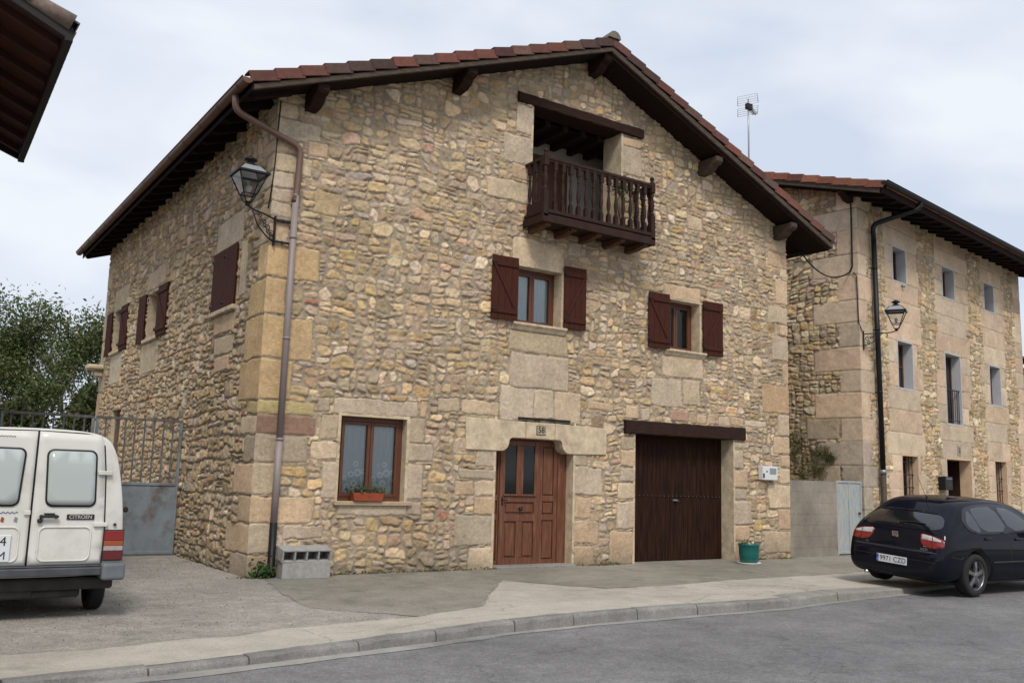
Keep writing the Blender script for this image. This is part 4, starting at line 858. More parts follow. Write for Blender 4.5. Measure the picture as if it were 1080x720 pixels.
mb = MB(); mb.add([(ua+.03, E0+.1, ze-.11), (ua+.03, RGV, zr2-.15), (ua+.03, RGV, zr2-.30), (ua+.03, E0+.1, ze-.26), (ua+.10, E0+.1, ze-.11), (ua+.10, RGV, zr2-.15), (ua+.10, RGV, zr2-.30), (ua+.10, E0+.1, ze-.26)], [(0, 1, 2, 3), (7, 6, 5, 4), (0, 4, 5, 1), (1, 5, 6, 2), (2, 6, 7, 3), (3, 7, 4, 0)]); mb.build('verge_board', M_verge, ro2)
u = ua+.35
while u < ub-.1:
    mb = MB(); z_ = lambda v: ze-.10+s2*(v-E0)-.16
    mb.prism([(E0+.10, z_(E0+.1)), (.1, z_(.1)), (.1, z_(.1)-.13), (E0+.22, z_(E0+.22)-.12), (E0+.10, z_(E0+.1)-.06)], u-.05, u+.05, plane='yz'); mb.build('rafter', M_soff, ro2, bevel=.005); u += .58
for v in (0.15, 2.4, 5.4):
    zt_ = ze+s2*(v-E0)-.27; mb = MB(); mb.prism([(.1, zt_), (ua+.1, zt_), (ua+.1, zt_-.1), (ua+.25, zt_-.16), (ua+.35, zt_-.24), (.1, zt_-.26)], v-.09, v+.09, plane='xz'); mb.build('purlin_bracket', M_beam, ro2, bevel=.01)
mb = MB(); gv = E0-.05; vs = []
for u in (ua-.02, ub):
    for k in range(9): t = math.pi+math.pi*k/8; vs.append((u, gv+.085*math.cos(t), ze+.0+.085*math.sin(t)))
    for k in range(9): t = 2*math.pi-math.pi*k/8; vs.append((u, gv+.077*math.cos(t), ze+.0+.077*math.sin(t)))
mb.add(vs, [(k, (k+1) % 18, 18+(k+1) % 18, 18+k) for k in range(18)], 0, True); mb.add([vs[k] for k in range(9)], [tuple(range(9))]); mb.tube([(ua-.02, gv-.085, ze+.005), (ub, gv-.085, ze+.005)], .012, 6); mb.build('gutter', M_black, h2)
mb = MB(); mb.tube(arcpts([(1.45, E0-.03, ze-.05), (1.45, E0-.03, ze-.22), (.62, -.13, 8.35), (.66, -.13, 7.9)], .16), .065, 12); mb.tube([(.655, -.13, 7.95), (.80, -.13, 2.0)], .065, 12); mb.tube([(.80, -.13, 2.02), (.80, -.13, 0.05)], .07, 12, mi=1); mb.lathe([(.085, 0), (.085, .1), (.07, .1)], (.80, -.13, 1.95), 12, mi=2)
for z in (7.2, 5.6, 4.0): uu = .655+(7.95-z)*.0244; mb.tube([(uu, -.13, z-.02), (uu, -.13, z+.02)], .074, 12); mb.box(uu-.01, uu+.01, -.07, .0, z-.012, z+.012)
mb.build('downpipe', [M_black, mat('rusty_brown_pipe', (.05, .036, .026), .7, var=.4, ns=5), M_grey], h2)
# cable between the two houses and down house 2
def w2p(u, v, z): c, s_ = math.cos(RZ2), math.sin(RZ2); return (O2[0]+u*c-v*s_, O2[1]+u*s_+v*c, z)
def catenary(a, b, sag, n=14): return [tuple(Vector(a).lerp(Vector(b), k/n)-Vector((0, 0, sag*4*(k/n)*(1-k/n)))) for k in range(n+1)]
mb = MB(); mb.tube(catenary((12.9, .3, 7.35), w2p(-.04, .20, 7.02), .42), .018, 6)
mb.tube([w2p(-.04, .20, 7.02), w2p(-.05, .12, 7.15), w2p(-.045, .12, 8.8), w2p(-.1, .3, 9.0)], .022, 6); mb.tube([w2p(-.045, .10, 7.0), w2p(-.04, .02, 6.9), w2p(-.03, .0, 5.7), w2p(.05, -.04, 5.5), w2p(.14, -.04, 5.47)], .013, 6)
tag(mb.build('overhead_cable', M_black), 'black cable sagging between the two stone houses and climbing the far corner', 'cable')
# moss and weeds on the flank of house 2
def leaf_cloud(n, gen, size, cols, name, parent=None, seed=1, tilt=1.0, mt=None, two=True):
    r = np.random.RandomState(seed); P = gen(r, n); n = len(P)
    a = r.normal(0, 1, (n, 3)); a /= np.linalg.norm(a, axis=1)[:, None]; a[:, 2] *= tilt
    b = np.cross(a, r.normal(0, 1, (n, 3))); b /= np.linalg.norm(b, axis=1)[:, None]; a /= np.linalg.norm(a, axis=1)[:, None]
    s = size*r.uniform(.6, 1.35, (n, 1)); nn = np.cross(a, b)
    V = np.stack([P-a*s, P+b*s*.48+nn*s*.18, P+a*s, P-b*s*.48+nn*s*.18], 1).reshape(-1, 3)
    F = np.stack([np.arange(n)*4+k for k in (0, 1, 2)], 1); F2 = np.stack([np.arange(n)*4+k for k in (0, 2, 3)], 1); F = np.concatenate([F, F2])
    me = bpy.data.meshes.new(name); me.vertices.add(len(V)); me.vertices.foreach_set('co', V.astype('f').ravel()); me.loops.add(F.size); me.loops.foreach_set('vertex_index', F.astype('i').ravel())
    me.polygons.add(len(F)); me.polygons.foreach_set('loop_start', np.arange(0, F.size, 3, dtype='i')); me.polygons.foreach_set('loop_total', np.full(len(F), 3, dtype='i')); me.update(calc_edges=True)
    C = np.array(cols)[r.choice(len(cols), n)]*np.exp(r.normal(0, .18, (n, 1))); C = np.repeat(C, 4, 0)
    at = me.color_attributes.new('col', 'FLOAT_COLOR', 'POINT'); at.data.foreach_set('color', np.concatenate([C, np.ones((len(C), 1))], 1).astype('f').ravel())
    me.materials.append(mt or M_leaf); return mesh_obj(name, me, parent)
M_leaf, t, b = nodes('leaves'); a_ = t.nodes.new('ShaderNodeAttribute'); a_.attribute_name = 'col'; t.links.new(a_.outputs['Color'], b.inputs['Base Color']); b.inputs['Roughness'].default_value = .55; b.inputs['Specular IOR Level'].default_value = .4
tr = t.nodes.new('ShaderNodeBsdfTranslucent'); t.links.new(a_.outputs['Color'], tr.inputs[0]); mxs = t.nodes.new('ShaderNodeMixShader'); mxs.inputs[0].default_value = .3; o_ = t.nodes['Material Output']
t.links.new(b.outputs[0], mxs.inputs[1]); t.links.new(tr.outputs[0], mxs.inputs[2]); t.links.new(mxs.outputs[0], o_.inputs[0])
def gmoss(r, n):
    P = []
    cl = [(1.75, 2.75, .28), (1.3, 2.3, .35), (1.05, 2.45, .2), (1.8, 2.4, .25), (.85, 2.3, .15), (1.6, 1.95, .25), (1.15, 2.0, .2)]
    for _ in range(n):
        c = cl[r.randint(len(cl))]; v = c[0]+r.normal(0, c[2]*.6); z = c[1]+r.normal(0, c[2]*.55); P.append(w2p(-.025-abs(r.normal(0, .014)), max(.3, v), max(1.75, z)))
    return np.array(P)
ms_ = leaf_cloud(2800, gmoss, .019, [(.11, .12, .03), (.15, .15, .04), (.08, .10, .025), (.13, .11, .045)], 'wall_weeds', seed=8); tag(ms_, 'yellow green weeds growing on the stone flank above the low block wall', 'weeds', kind='stuff')

# ------------------------------------------------------------------ low wall and blue door between the houses
lw = MB(); r = random.Random(6); a = Vector((12.22, .06, 0)); b_ = Vector((14.15, .20, 0)); d = (b_-a); L = d.length; d.normalize(); nrm = Vector((-d.y, d.x, 0))
def lbox(mb, s0, s1, n0, n1, z0, z1, mi=0, A=a): 
    vs = [tuple(A+d*s+nrm*n+Vector((0, 0, z))) for s in (s0, s1) for n in (n0, n1) for z in (z0, z1)]; mb.add(vs, [(0, 1, 3, 2), (4, 6, 7, 5), (0, 4, 5, 1), (2, 3, 7, 6), (0, 2, 6, 4), (1, 5, 7, 3)], mi)
M_blockwall = ground_mat('stained_block_render', (.29, .25, .205), (.21, .185, .155), (.42, .62), .16, .14, moss=((.055, .05, .042), .63, .7), big=.9)
for row in range(7):
    z0_ = -.05+row*.252; off = 0 if row % 2 else -.2; s = off
    while s < L: lbox(lw, max(0, s)+.0005, min(L, s+.4)-.0005, r.uniform(-.001, .001), .18, z0_+.0005, z0_+.2515, 0); s += .4
    lbox(lw, 0, L, .006, .17, z0_-.002, z0_+.01)
lwo = lw.build('block_wall', M_blockwall, bevel=.004); tag(lwo, 'low grey concrete block wall joining the two houses', 'wall')
mb = MB(); A_ = b_; 
def dbox(mb, s0, s1, n0, n1, z0, z1): lbox(mb, s0, s1, n0, n1, z0, z1, 0, b_)
sdw = 1.08
dbox(mb, .03, sdw-.03, .02, .055, .06, 1.70); bd = empty('blue_door', tuple(b_)); tag(bd, 'weathered pale blue metal door beside the low block wall', 'door')
mb.v = [tuple(Vector(v)-b_) for v in mb.v]
M_bluedoor = mat('weathered_pale_blue', (.27, .315, .34), .7, var=.18, ns=5, bs=.2, bsc=25, stretch=(6, 6, 1), col2=(.36, .35, .31), thr=(.44, .56))
mb.build('door_panel', M_bluedoor, bd)
mb = MB()
for (s0, s1, z0_, z1_) in ((0, .05, .0, 1.74), (sdw-.05, sdw, 0, 1.74), (.05, sdw-.05, 1.69, 1.74), (.05, sdw-.05, .03, .09), (sdw*.5-.02, sdw*.5+.02, .09, 1.69)): dbox(mb, s0, s1, .0, .05, z0_, z1_)
mb.v = [tuple(Vector(v)-b_) for v in mb.v]; mb.build('door_frame', M_bluedoor, bd, bevel=.004)
mb = MB(); dbox(mb, sdw-.16, sdw-.10, -.03, .0, .95, 1.0); mb.v = [tuple(Vector(v)-b_) for v in mb.v]; mb.build('latch', M_rust, bd)

# ------------------------------------------------------------------ house 4, a sliver further along
h4 = empty('far_house', w2p(12.6, .6, 0), RZ2); tag(h4, 'low stone house at the right edge beyond the three storey house', 'house')
mb = MB(); mb.box(0, 9, 0, 8, -.1, 6.0); mb.build('wall', M_rear, h4)
mb = MB(); mb.prism([(-.6, 6.1), (4.0, 7.9), (8.6, 6.1), (8.6, 5.95), (4.0, 7.7), (-.6, 5.95)], -.3, 9.3, plane='yz'); r4 = mb.build('roof', M_soff, h4)
tile_slope('roof_tiles', (-.3, -.6, 6.08), Vector((0, 4.6, 1.8)).normalized(), (1, 0, 0), 4.9, 9.6, r4, TPAL, 31)
mb = MB(); mb.box(1.0, 2.0, -.03, .05, 3.4, 4.6); mb.box(4.0, 5.0, -.03, .05, 3.4, 4.6); mb.box(1.5, 2.6, -.03, .05, .0, 2.2); mb.build('window', M_frame, h4)

# ------------------------------------------------------------------ house 3 (overhead roof corner, top left)
h3 = empty('neighbour_house', (0, 0, 0)); tag(h3, 'neighbouring building whose dark tiled roof corner hangs over the top left', 'house')
mb = MB(); mb.box(-13.0, -4.42, -3.0, 1.6, -.1, 6.3); mb.prism([(-13, 6.3), (-4.42, 6.3), (-8.7, 8.2)], -3.0, 1.6); mb.build('wall', M_rear, h3)
p00 = Vector((-3.44, -3.46, 6.0)); p01 = Vector((-3.36, 1.30, 6.0))
up3 = Vector((-5.3, 0, 2.35)); q00 = p00+up3; q01 = p01+up3+Vector((0, 1.2, 0))
def slab3(name, P, th, mt, parent): 
    mb = MB(); mb.add([tuple(p) for p in P]+[(p[0], p[1], p[2]-th) for p in P], [(0, 1, 2, 3), (7, 6, 5, 4), (0, 4, 5, 1), (1, 5, 6, 2), (2, 6, 7, 3), (3, 7, 4, 0)]); return mb.build(name, mt, parent)
zz = Vector((0, 0, .14)); ro3 = slab3('roof', [p00+zz+Vector((-.03, .03, 0)), p01+zz+Vector((-.03, -.03, 0)), q01+zz, q00+zz], .06, mat('red_brown_soffit', (.05, .012, .008), .8, var=.25, ns=4), h3)
slab3('roof', [q00+zz, q01+zz, q01+zz+Vector((-5.3, 0, -2.35)), q00+zz+Vector((-5.3, 0, -2.35))], .06, M_soff, h3)
d3 = (p01-p00).normalized()
def beam3(a, b_, w, h, mt, name, parent, dn=(0, 0, -1)):
    a = Vector(a); b_ = Vector(b_); dd = (b_-a).normalized(); s_ = dd.cross(Vector((0, 0, 1))).normalized()*w*.5; up = Vector((0, 0, 1)); mb = MB()
    vs = [tuple(p+s_*i+up*j) for p in (a, b_) for i in (-1, 1) for j in (0, -h)]
    mb.add(vs, [(0, 1, 3, 2), (4, 6, 7, 5), (0, 4, 5, 1), (2, 3, 7, 6), (0, 2, 6, 4), (1, 5, 7, 3)]); return mb.build(name, mt, parent, bevel=.006)
M_dk = mat('dark_fascia', (.018, .014, .013), .8, var=.2)
beam3(p00+zz+Vector((-.04, 0, 0)), p01+zz+Vector((-.04, 0, 0)), .08, .16, M_dk, 'eave_board', ro3); beam3(p00+zz+Vector((0, .04, 0)), q00+zz+Vector((0, .04, 0)), .08, .16, M_dk, 'verge_board', ro3); beam3(p01+zz+Vector((0, -.04, 0)), q01+zz+Vector((0, -.04, 0)), .08, .16, M_dk, 'verge_board', ro3)
for k in range(8):
    s_ = .35+k*.58; a = p00+d3*s_+zz+Vector((-.1, 0, -.02)); beam3(a, a+up3*.35+Vector((0, .09, 0)), .08, .10, mat('red_brown_rafter', (.04, .010, .007), .8, var=.25, ns=4), 'rafter', ro3)
tile_slope('roof_tiles', p00+zz+Vector((.02, -.05, .0)), up3.normalized(), d3, up3.length, 4.9, ro3, [(.12, .09, .075), (.16, .12, .10), (.09, .07, .06)], 33, wt=.26)
mb = MB()
for k in range(5):      # half-round tile ends along the verge
    a = p00+zz+up3.normalized()*(.02+k*.42)+Vector((0, .02, .01)); b_2 = a+up3.normalized()*.46; mb.tube([tuple(a+Vector((0, 0, .03))), tuple(b_2)], [.10, .075], 12)
mb.build('verge_tiles', mat('lichened_tile', (.16, .12, .10), .9, var=.35, ns=14), ro3)

# ------------------------------------------------------------------ gate beside the house
GY = 4.0
gate = empty('metal_gate', (0, GY, 0)); tag(gate, 'blue grey sheet metal gate with rusty vertical bars beside the farmhouse wall', 'gate')
def leaf(x0, x1):
    mb = MB(); mb.box(x0+.04, x1-.04, -.012, .0, .05, 1.27); 
    for (a, b, c, d_) in ((x0, x0+.045, .02, 2.42), (x1-.045, x1, .02, 2.42), (x0+.045, x1-.045, .03, .08), (x0+.045, x1-.045, 1.25, 1.30)): mb.box(a, b, -.03, .02, c, d_)
    g = mb.build('gate_leaf', M_gate, gate, bevel=.004)
    mb = MB(); n = int((x1-x0)/.155)
    for k in range(1, n): u = x0+(x1-x0)*k/n; mb.box(u-.013, u+.013, -.018, .008, 1.30, 2.41)
    mb.box(x0, x1, -.03, .02, 2.41, 2.455); mb.build('bars', mat('rusty_bars', (.13, .12, .12), .75, metal=.2, var=.45, ns=9), g); return g
g1 = leaf(-1.55, -.05); leaf(-3.05, -1.58); leaf(-4.35, -3.25)
mb = MB(); mb.lathe([(.045, 0), (.045, .012), (.02, .016)], (-.93, -.016, .82), 14, axis='y')
mb.v = [(v[0], -v[1]-.03, v[2]) for v in mb.v]; mb.build('lock_hole', M_rust, g1)
mb = MB(); mb.box(-3.22, -3.08, -.05, .07, 0, 2.5); mb.build('post', M_rust, gate, bevel=.01)
mb = MB(); mb.box(-.05, .0, -.03, .03, .3, .38); mb.box(-.05, .0, -.03, .03, 1.9, 1.98); mb.build('hinge', M_rust, gate)

# ------------------------------------------------------------------ wall lanterns
def lantern(loc, rz, label, scroll_under, straps):
    """local: x = out from the wall, z up, origin at the wall plate"""
    root = empty('wall_lantern', loc, rz); tag(root, label, 'lantern', 'wrought iron lanterns on the house walls'); reach, rise = scroll_under
    mb = MB(); mb.box(-.0, .02, -.035, .035, -.05, .42)
    if straps:
        for z in (.02, .36): mb.box(-.27, .0, -.02, .02, z-.014, z+.014); mb.tube([(-.25, 0, z-.03), (-.25, 0, z+.03)], .016, 6); mb.tube([(-.12, 0, z-.025), (-.12, 0, z+.025)], .015, 6)
    if straps: arm = [(.01, 0, .36), (reach*.35, 0, .42), (reach*.8, 0, rise-.06), (reach, 0, rise)]
    else: arm = [(.01, 0, .34), (reach*.5, 0, .35), (reach*.85, 0, rise-.05), (reach, 0, rise)]
    mb.tube(arcpts(arm, .06), .014, 8)
    if straps:
        mb.tube(arcpts([(.01, 0, .0), (reach*.25, 0, .06), (reach*.6, 0, rise-.30), (reach*.82, 0, rise-.07)], .06), .012, 8)
        for k in range(4):
            t = .2+.17*k; c = Vector((.02+reach*.14*(k+.6), 0, .13+.085*k)); rr = .065-.010*k
            mb.tube([(c.x+rr*(1-j/14)*math.cos(j*.75), 0, c.z+rr*(1-j/14)*math.sin(j*.75)) for j in range(12)], .008, 6)
            mb.tube([(c.x-.02+rr*.8*(1-j/14)*math.cos(2-j*.75), 0, c.z-.06+rr*.8*(1-j/14)*math.sin(2-j*.75)) for j in range(10)], .007, 6)
    else:
        mb.tube(arcpts([(.01, 0, .05), (.20, 0, .10), (.35, 0, .26), (reach*.6, 0, .345)], .06), .010, 8)
        for (cx, cz, rr) in ((.10, .22, .07), (.21, .25, .05), (.12, .12, .045), (.30, .30, .035)): mb.tube([(cx+rr*(1-j/16)*math.cos(j*.7), 0, cz+rr*(1-j/16)*math.sin(j*.7)) for j in range(14)], .009, 6)
        mb.tube([(reach*.7, 0, .33), (reach*.7+.03, 0, .27), (reach*.7-.02, 0, .24)], .01, 6)
    mb.build('bracket', M_black, root)
    zb = rise; hb, ht = .085, .215; H = .42; z0_, z1_ = zb+.16, zb+.16+.30
    mb = MB(); mb.lathe([(.02, 0), (.04, .02), (.03, .05), (.02, .06)], (reach, 0, zb-.02), 10)
    sq = lambda h, z: [(reach-h, -h, z), (reach+h, -h, z), (reach+h, h, z), (reach-h, h, z)]
    b0_, b1_, b2_ = sq(.045, zb+.04), sq(.10, z0_), sq(ht, z1_)
    for k in range(4):
        mb.tube([(reach, 0, zb+.02), b0_[k]], .008, 5); mb.tube([b0_[k], b1_[k]], .009, 5); mb.tube([b1_[k], b2_[k]], .011, 5)
        for sqr in (b0_, b1_, b2_): mb.tube([sqr[k], sqr[(k+1) % 4]], .010, 5)
    s1 = sq(ht+.035, z1_+.0); s2_ = sq(ht+.035, z1_+.03)
    for k in range(4):
        a, b_ = Vector(s1[k]), Vector(s1[(k+1) % 4]); c = Vector(s2_[(k+1) % 4]); dd = Vector(s2_[k]); cen = Vector((reach, 0, 0)); i1 = [Vector((cen.x+(p.x-cen.x)*.86, p.y*.86, p.z)) for p in (a, b_, c, dd)]
        P_ = [a, b_, c, dd]+i1; mb.add([tuple(p) for p in P_], [(0, 1, 2, 3), (7, 6, 5, 4), (0, 4, 5, 1), (2, 6, 7, 3)])
    cage = mb.build('lantern_cage', M_black, root)
    mb = MB()
    for k in range(4): mb.add([b1_[k], b1_[(k+1) % 4], b2_[(k+1) % 4], b2_[k]], [(0, 1, 2, 3)])
    mb.build('glass_panes', M_lglass, cage)
    mb = MB(); r1_, r2_ = sq(ht+.01, z1_+.03), sq(.13, z1_+.14); mb.add(r1_+r2_, [(k, (k+1) % 4, 4+(k+1) % 4, 4+k) for k in range(4)]+[(4, 5, 6, 7)]); mb.build('hood', mat('zinc_hood', (.42, .44, .47), .35, metal=.5, var=.1), root, bevel=.01)
    mb = MB(); mb.lathe([(.13, 0), (.11, .03), (.06, .05), (.05, .09), (.10, .10), (.105, .12), (.05, .15), (.02, .17), (.0, .175)], (reach, 0, z1_+.14), 14)
    for k in range(4): mb.tube([r1_[k], r2_[k]], .009, 5)
    mb.build('finial', M_black, root)
    mb = MB(); mb.lathe([(.02, 0), (.03, .03), (.045, .07), (.04, .11), (.0, .14)], (reach, 0, z0_+.02), 10); mb.build('bulb', M_white, root); return root
lantern((.055, -.055, 5.08), math.pi, 'black lantern with pierced scroll bracket beside the downpipe on the farmhouse corner', (.46, .52), True)
l2 = lantern(w2p(.14, -.03, 5.08), RZ2-rad(90)+rad(20), 'black lantern on a scrolled arm beside the black downpipe of the three storey house', (.78, .40), False)

# ------------------------------------------------------------------ small things near the walls
mbx = empty('meter_box', (11.39, -.02, 1.84)); tag(mbx, 'small white utility meter box fixed to the stone right of the garage', 'meter box')
mb = MB(); mb.box(-.24, .24, -.14, 0, -.15, .15); mb.build('case', M_white, mbx, bevel=.015, seg=2)
mb = MB(); mb.box(-.02, .19, -.146, -.14, -.02, .11); mb.build('window_cover', mat('grey_meter_glass', (.22, .25, .25), .2, var=.1), mbx, bevel=.003)
mb = MB(); mb.box(-.235, -.20, -.155, -.14, -.10, -.01); mb.box(-.13, -.10, -.15, -.14, .02, .05); mb.build('latch', M_black, mbx)
pot = empty('flower_pot', (10.05, -.72, 0.004)); tag(pot, 'round teal glazed flower pot standing on a white saucer beside the garage', 'flower pot')
mb = MB(); mb.lathe([(.15, .02), (.185, .05), (.20, .22), (.205, .36), (.215, .37), (.215, .40), (.195, .40), (.185, .34)], n=28); mb.build('pot', M_teal, pot)
mb = MB(); mb.lathe([(.0, .0), (.22, .0), (.24, .02), (.235, .03), (.2, .022)], n=28); mb.build('saucer', mat('white_saucer', (.62, .62, .58), .5, var=.08), pot)
mb = MB(); mb.lathe([(.0, .33), (.187, .34), (.18, .36), (.0, .37)], n=24); mb.build('soil', mat('soil', (.05, .035, .025), .95, var=.3, ns=20), pot)
leaf_cloud(60, lambda r, n: np.stack([r.normal(0, .09, n), r.normal(0, .07, n), .40+np.abs(r.normal(0, .035, n))], 1), .035, [(.10, .13, .03), (.20, .17, .10), (.06, .09, .02), (.25, .2, .05)], 'leaves', pot, seed=3)
mb = MB(); r = random.Random(3)
for k in range(5): t = r.uniform(0, 6.28); q = r.uniform(.03, .12); mb.lathe([(0, -.03), (.035, -.015), (.04, .005), (.02, .025), (0, .03)], (q*math.cos(t), q*math.sin(t), .40+r.uniform(0, .02)), 8)
mb.build('pebbles', mat('pale_pebble', (.5, .46, .42), .8, var=.15), pot)
# planter on the sill
pt = empty('window_planter', (1.86, -.045, 1.137)); tag(pt, 'long terracotta plastic planter on the ground floor window sill', 'planter')
mb = MB(); T_ = [(-.27, .09), (.27, .09)]
mb.add([(-.245, -.065, 0), (.245, -.065, 0), (.245, .065, 0), (-.245, .065, 0), (-.275, -.08, .13), (.275, -.08, .13), (.275, .08, .13), (-.275, .08, .13), (-.262, -.068, .13), (.262, -.068, .13), (.262, .068, .13), (-.262, .068, .13), (-.25, -.06, .10), (.25, -.06, .10), (.25, .06, .10), (-.25, .06, .10)],
       [(0, 1, 2, 3), (0, 1, 5, 4), (1, 2, 6, 5), (2, 3, 7, 6), (3, 0, 4, 7), (4, 5, 9, 8), (5, 6, 10, 9), (6, 7, 11, 10), (7, 4, 8, 11), (8, 9, 13, 12), (9, 10, 14, 13), (10, 11, 15, 14), (11, 8, 12, 15), (12, 13, 14, 15)])
mb.build('trough', M_terra, pt, bevel=.005)
leaf_cloud(420, lambda r, n: np.stack([r.uniform(-.30, .34, n), r.normal(0, .05, n), .12+np.abs(r.normal(0, .05, n))], 1), .022, [(.10, .13, .06), (.07, .10, .04), (.16, .17, .10), (.13, .08, .04)], 'foliage', pt, seed=5)
mb = MB(); r = random.Random(9)
for k in range(26): x = r.uniform(-.24, .24); mb.tube([(x, 0, .10), (x+r.uniform(-.06, .06), r.uniform(-.06, .04), .2), (x+r.uniform(-.12, .12), r.uniform(-.1, .05), .2+r.uniform(-.02, .08))], .003, 4)
mb.build('stems', mat('green_stem', (.07, .09, .03), .8), pt)
# plant on the balcony
bp = empty('balcony_plant', (6.95, -.28, 6.27)); tag(bp, 'leafy potted plant standing on the wooden balcony behind the rail', 'potted plant')
mb = MB(); mb.lathe([(.10, 0), (.14, .25), (.15, .27), (.13, .27), (.12, .22)], n=16); mb.build('pot', M_rust, bp)
mb = MB(); r = random.Random(2)
for k in range(14): mb.tube([(0, 0, .2), (r.uniform(-.1, .1), r.uniform(-.1, .1), .8), (r.uniform(-.3, .3), r.uniform(-.15, .12), 1.1+r.uniform(0, .15))], .006, 4)
mb.build('stems', _m['green_stem'], bp)
leaf_cloud(420, lambda r, n: np.stack([r.normal(-.05, .15, n), r.normal(0, .07, n), 1.05+r.normal(0, .07, n)], 1), .026, [(.06, .08, .03), (.11, .12, .06), (.15, .11, .07)], 'foliage', bp, seed=6)
# two hollow blocks by the downpipe
def hollow_block(lx, ly, lz, holes_axis='y'):
    mb = MB(); w = .028; n = 4
    if holes_axis == 'y':
        mb.box(-lx/2, lx/2, -ly/2, ly/2, 0, w); mb.box(-lx/2, lx/2, -ly/2, ly/2, lz-w, lz)
        for k in range(n+1): x = -lx/2+w*.5+(lx-w)*k/n; mb.box(x-w/2, x+w/2, -ly/2, ly/2, w, lz-w)
        mb.box(-lx/2+w, lx/2-w, ly/2-.05, ly/2-.03, w, lz-w)
    return mb
mb = MB(); mb.box(-.37, .37, -.13, .13, 0, .255)
r = random.Random(1); cb = mb.build('concrete_block', M_conc, bevel=.012, seg=2); cb.location = (.765, -.30, .0); cb.rotation_euler = (0, 0, rad(-3)); tag(cb, 'solid faced concrete block on the ground, lower of the two beside the downpipe', 'concrete block', 'concrete blocks stacked by the downpipe')
cb2 = hollow_block(.76, .30, .19).build('concrete_block', M_conc, bevel=.008, seg=2); cb2.location = (.755, -.28, .262); cb2.rotation_euler = (rad(10), 0, rad(-2)); tag(cb2, 'hollow concrete block with four open cells, lying on top of the other block', 'concrete block', 'concrete blocks stacked by the downpipe')
wd = leaf_cloud(260, lambda r, n: np.stack([.20+r.normal(0, .09, n), -.14+r.normal(0, .06, n), np.abs(r.normal(0, .10, n))+.02], 1), .035, [(.03, .09, .015), (.05, .11, .02), (.04, .06, .02)], 'corner_weed', seed=7); tag(wd, 'small green weed sprouting at the foot of the downpipe', 'weed')
def gm(r, n):
    x = r.uniform(-.1, 7.2, n); k = r.rand(n) < .45; x = np.where(k, r.choice([.05, 1.3, 2.0, 3.1, 6.9, 11.1, 11.9], n)+r.normal(0, .18, n), x); return np.stack([x, -.05-np.abs(r.normal(0, .05, n)), .005+np.abs(r.normal(0, .02, n))], 1)
ms3 = leaf_cloud(1500, gm, .016, [(.07, .085, .02), (.05, .07, .02), (.10, .09, .03)], 'moss', seed=9); tag(ms3, 'low moss and tiny weeds along the foot of the farmhouse wall', 'moss', kind='stuff')
# gravel grit scattered on the yard
def grit(r, n): x = r.uniform(-4.5, 3.2, n); y = r.uniform(-4.3, 3.5, n); return np.stack([x, y, np.array([gz(a, b) for a, b in zip(x, y)])+.004], 1)
gr_ = leaf_cloud(5000, grit, .010, [(.28, .26, .22), (.18, .17, .15), (.34, .32, .29), (.12, .11, .10)], 'gravel', seed=10, mt=attr_mat('grit', rough=.9)); tag(gr_, 'fine grit scattered over the worn yard', 'gravel', kind='stuff')
# TV aerial on the roof of house 2
an = empty('tv_antenna', (17.82, 6.0, 10.4)); tag(an, 'thin television aerial on a mast rising behind the farmhouse roof', 'antenna')
mb = MB(); mb.tube([(0, 0, -.2), (0, 0, 2.6), (0, 0, 3.8)], [.03, .028, .022], 8); mb.build('mast', mat('galvanised', (.32, .33, .35), .4, metal=.6, var=.1), an)
mb = MB(); R_ = Matrix.Rotation(rad(24), 4, 'Z')
def at_(p): return tuple(R_ @ (Vector(p)*.82)+Vector((0, 0, 3.55)))
mb.tube([at_((-.05, 0, 0)), at_((.95, 0, -.02))], .02, 6)
for k in range(9): mb.tube([at_((.25+k*.08, -.12, -.01)), at_((.25+k*.08, .12, -.01))], .010, 5)
mb.build('boom', M_grey, an)
mb = MB()
for s_ in (1, -1):
    c = [(-.05, -.42, s_*.06), (-.12, -.40, s_*.42), (-.12, .40, s_*.42), (-.05, .42, s_*.06)]
    mb.tube([at_(c[0]), at_(c[1])], .009, 5); mb.tube([at_(c[3]), at_(c[2])], .009, 5)
    for k in range(5): t = k/4; mb.tube([at_(tuple(Vector(c[0]).lerp(Vector(c[1]), t))), at_(tuple(Vector(c[3]).lerp(Vector(c[2]), t)))], .005, 4)
mb.build('reflector', M_grey, an)
mb = MB(); mb.box(-.10, .16, -.07, .07, 3.44, 3.64); mb.build('dipole_box', M_black, an, bevel=.02)

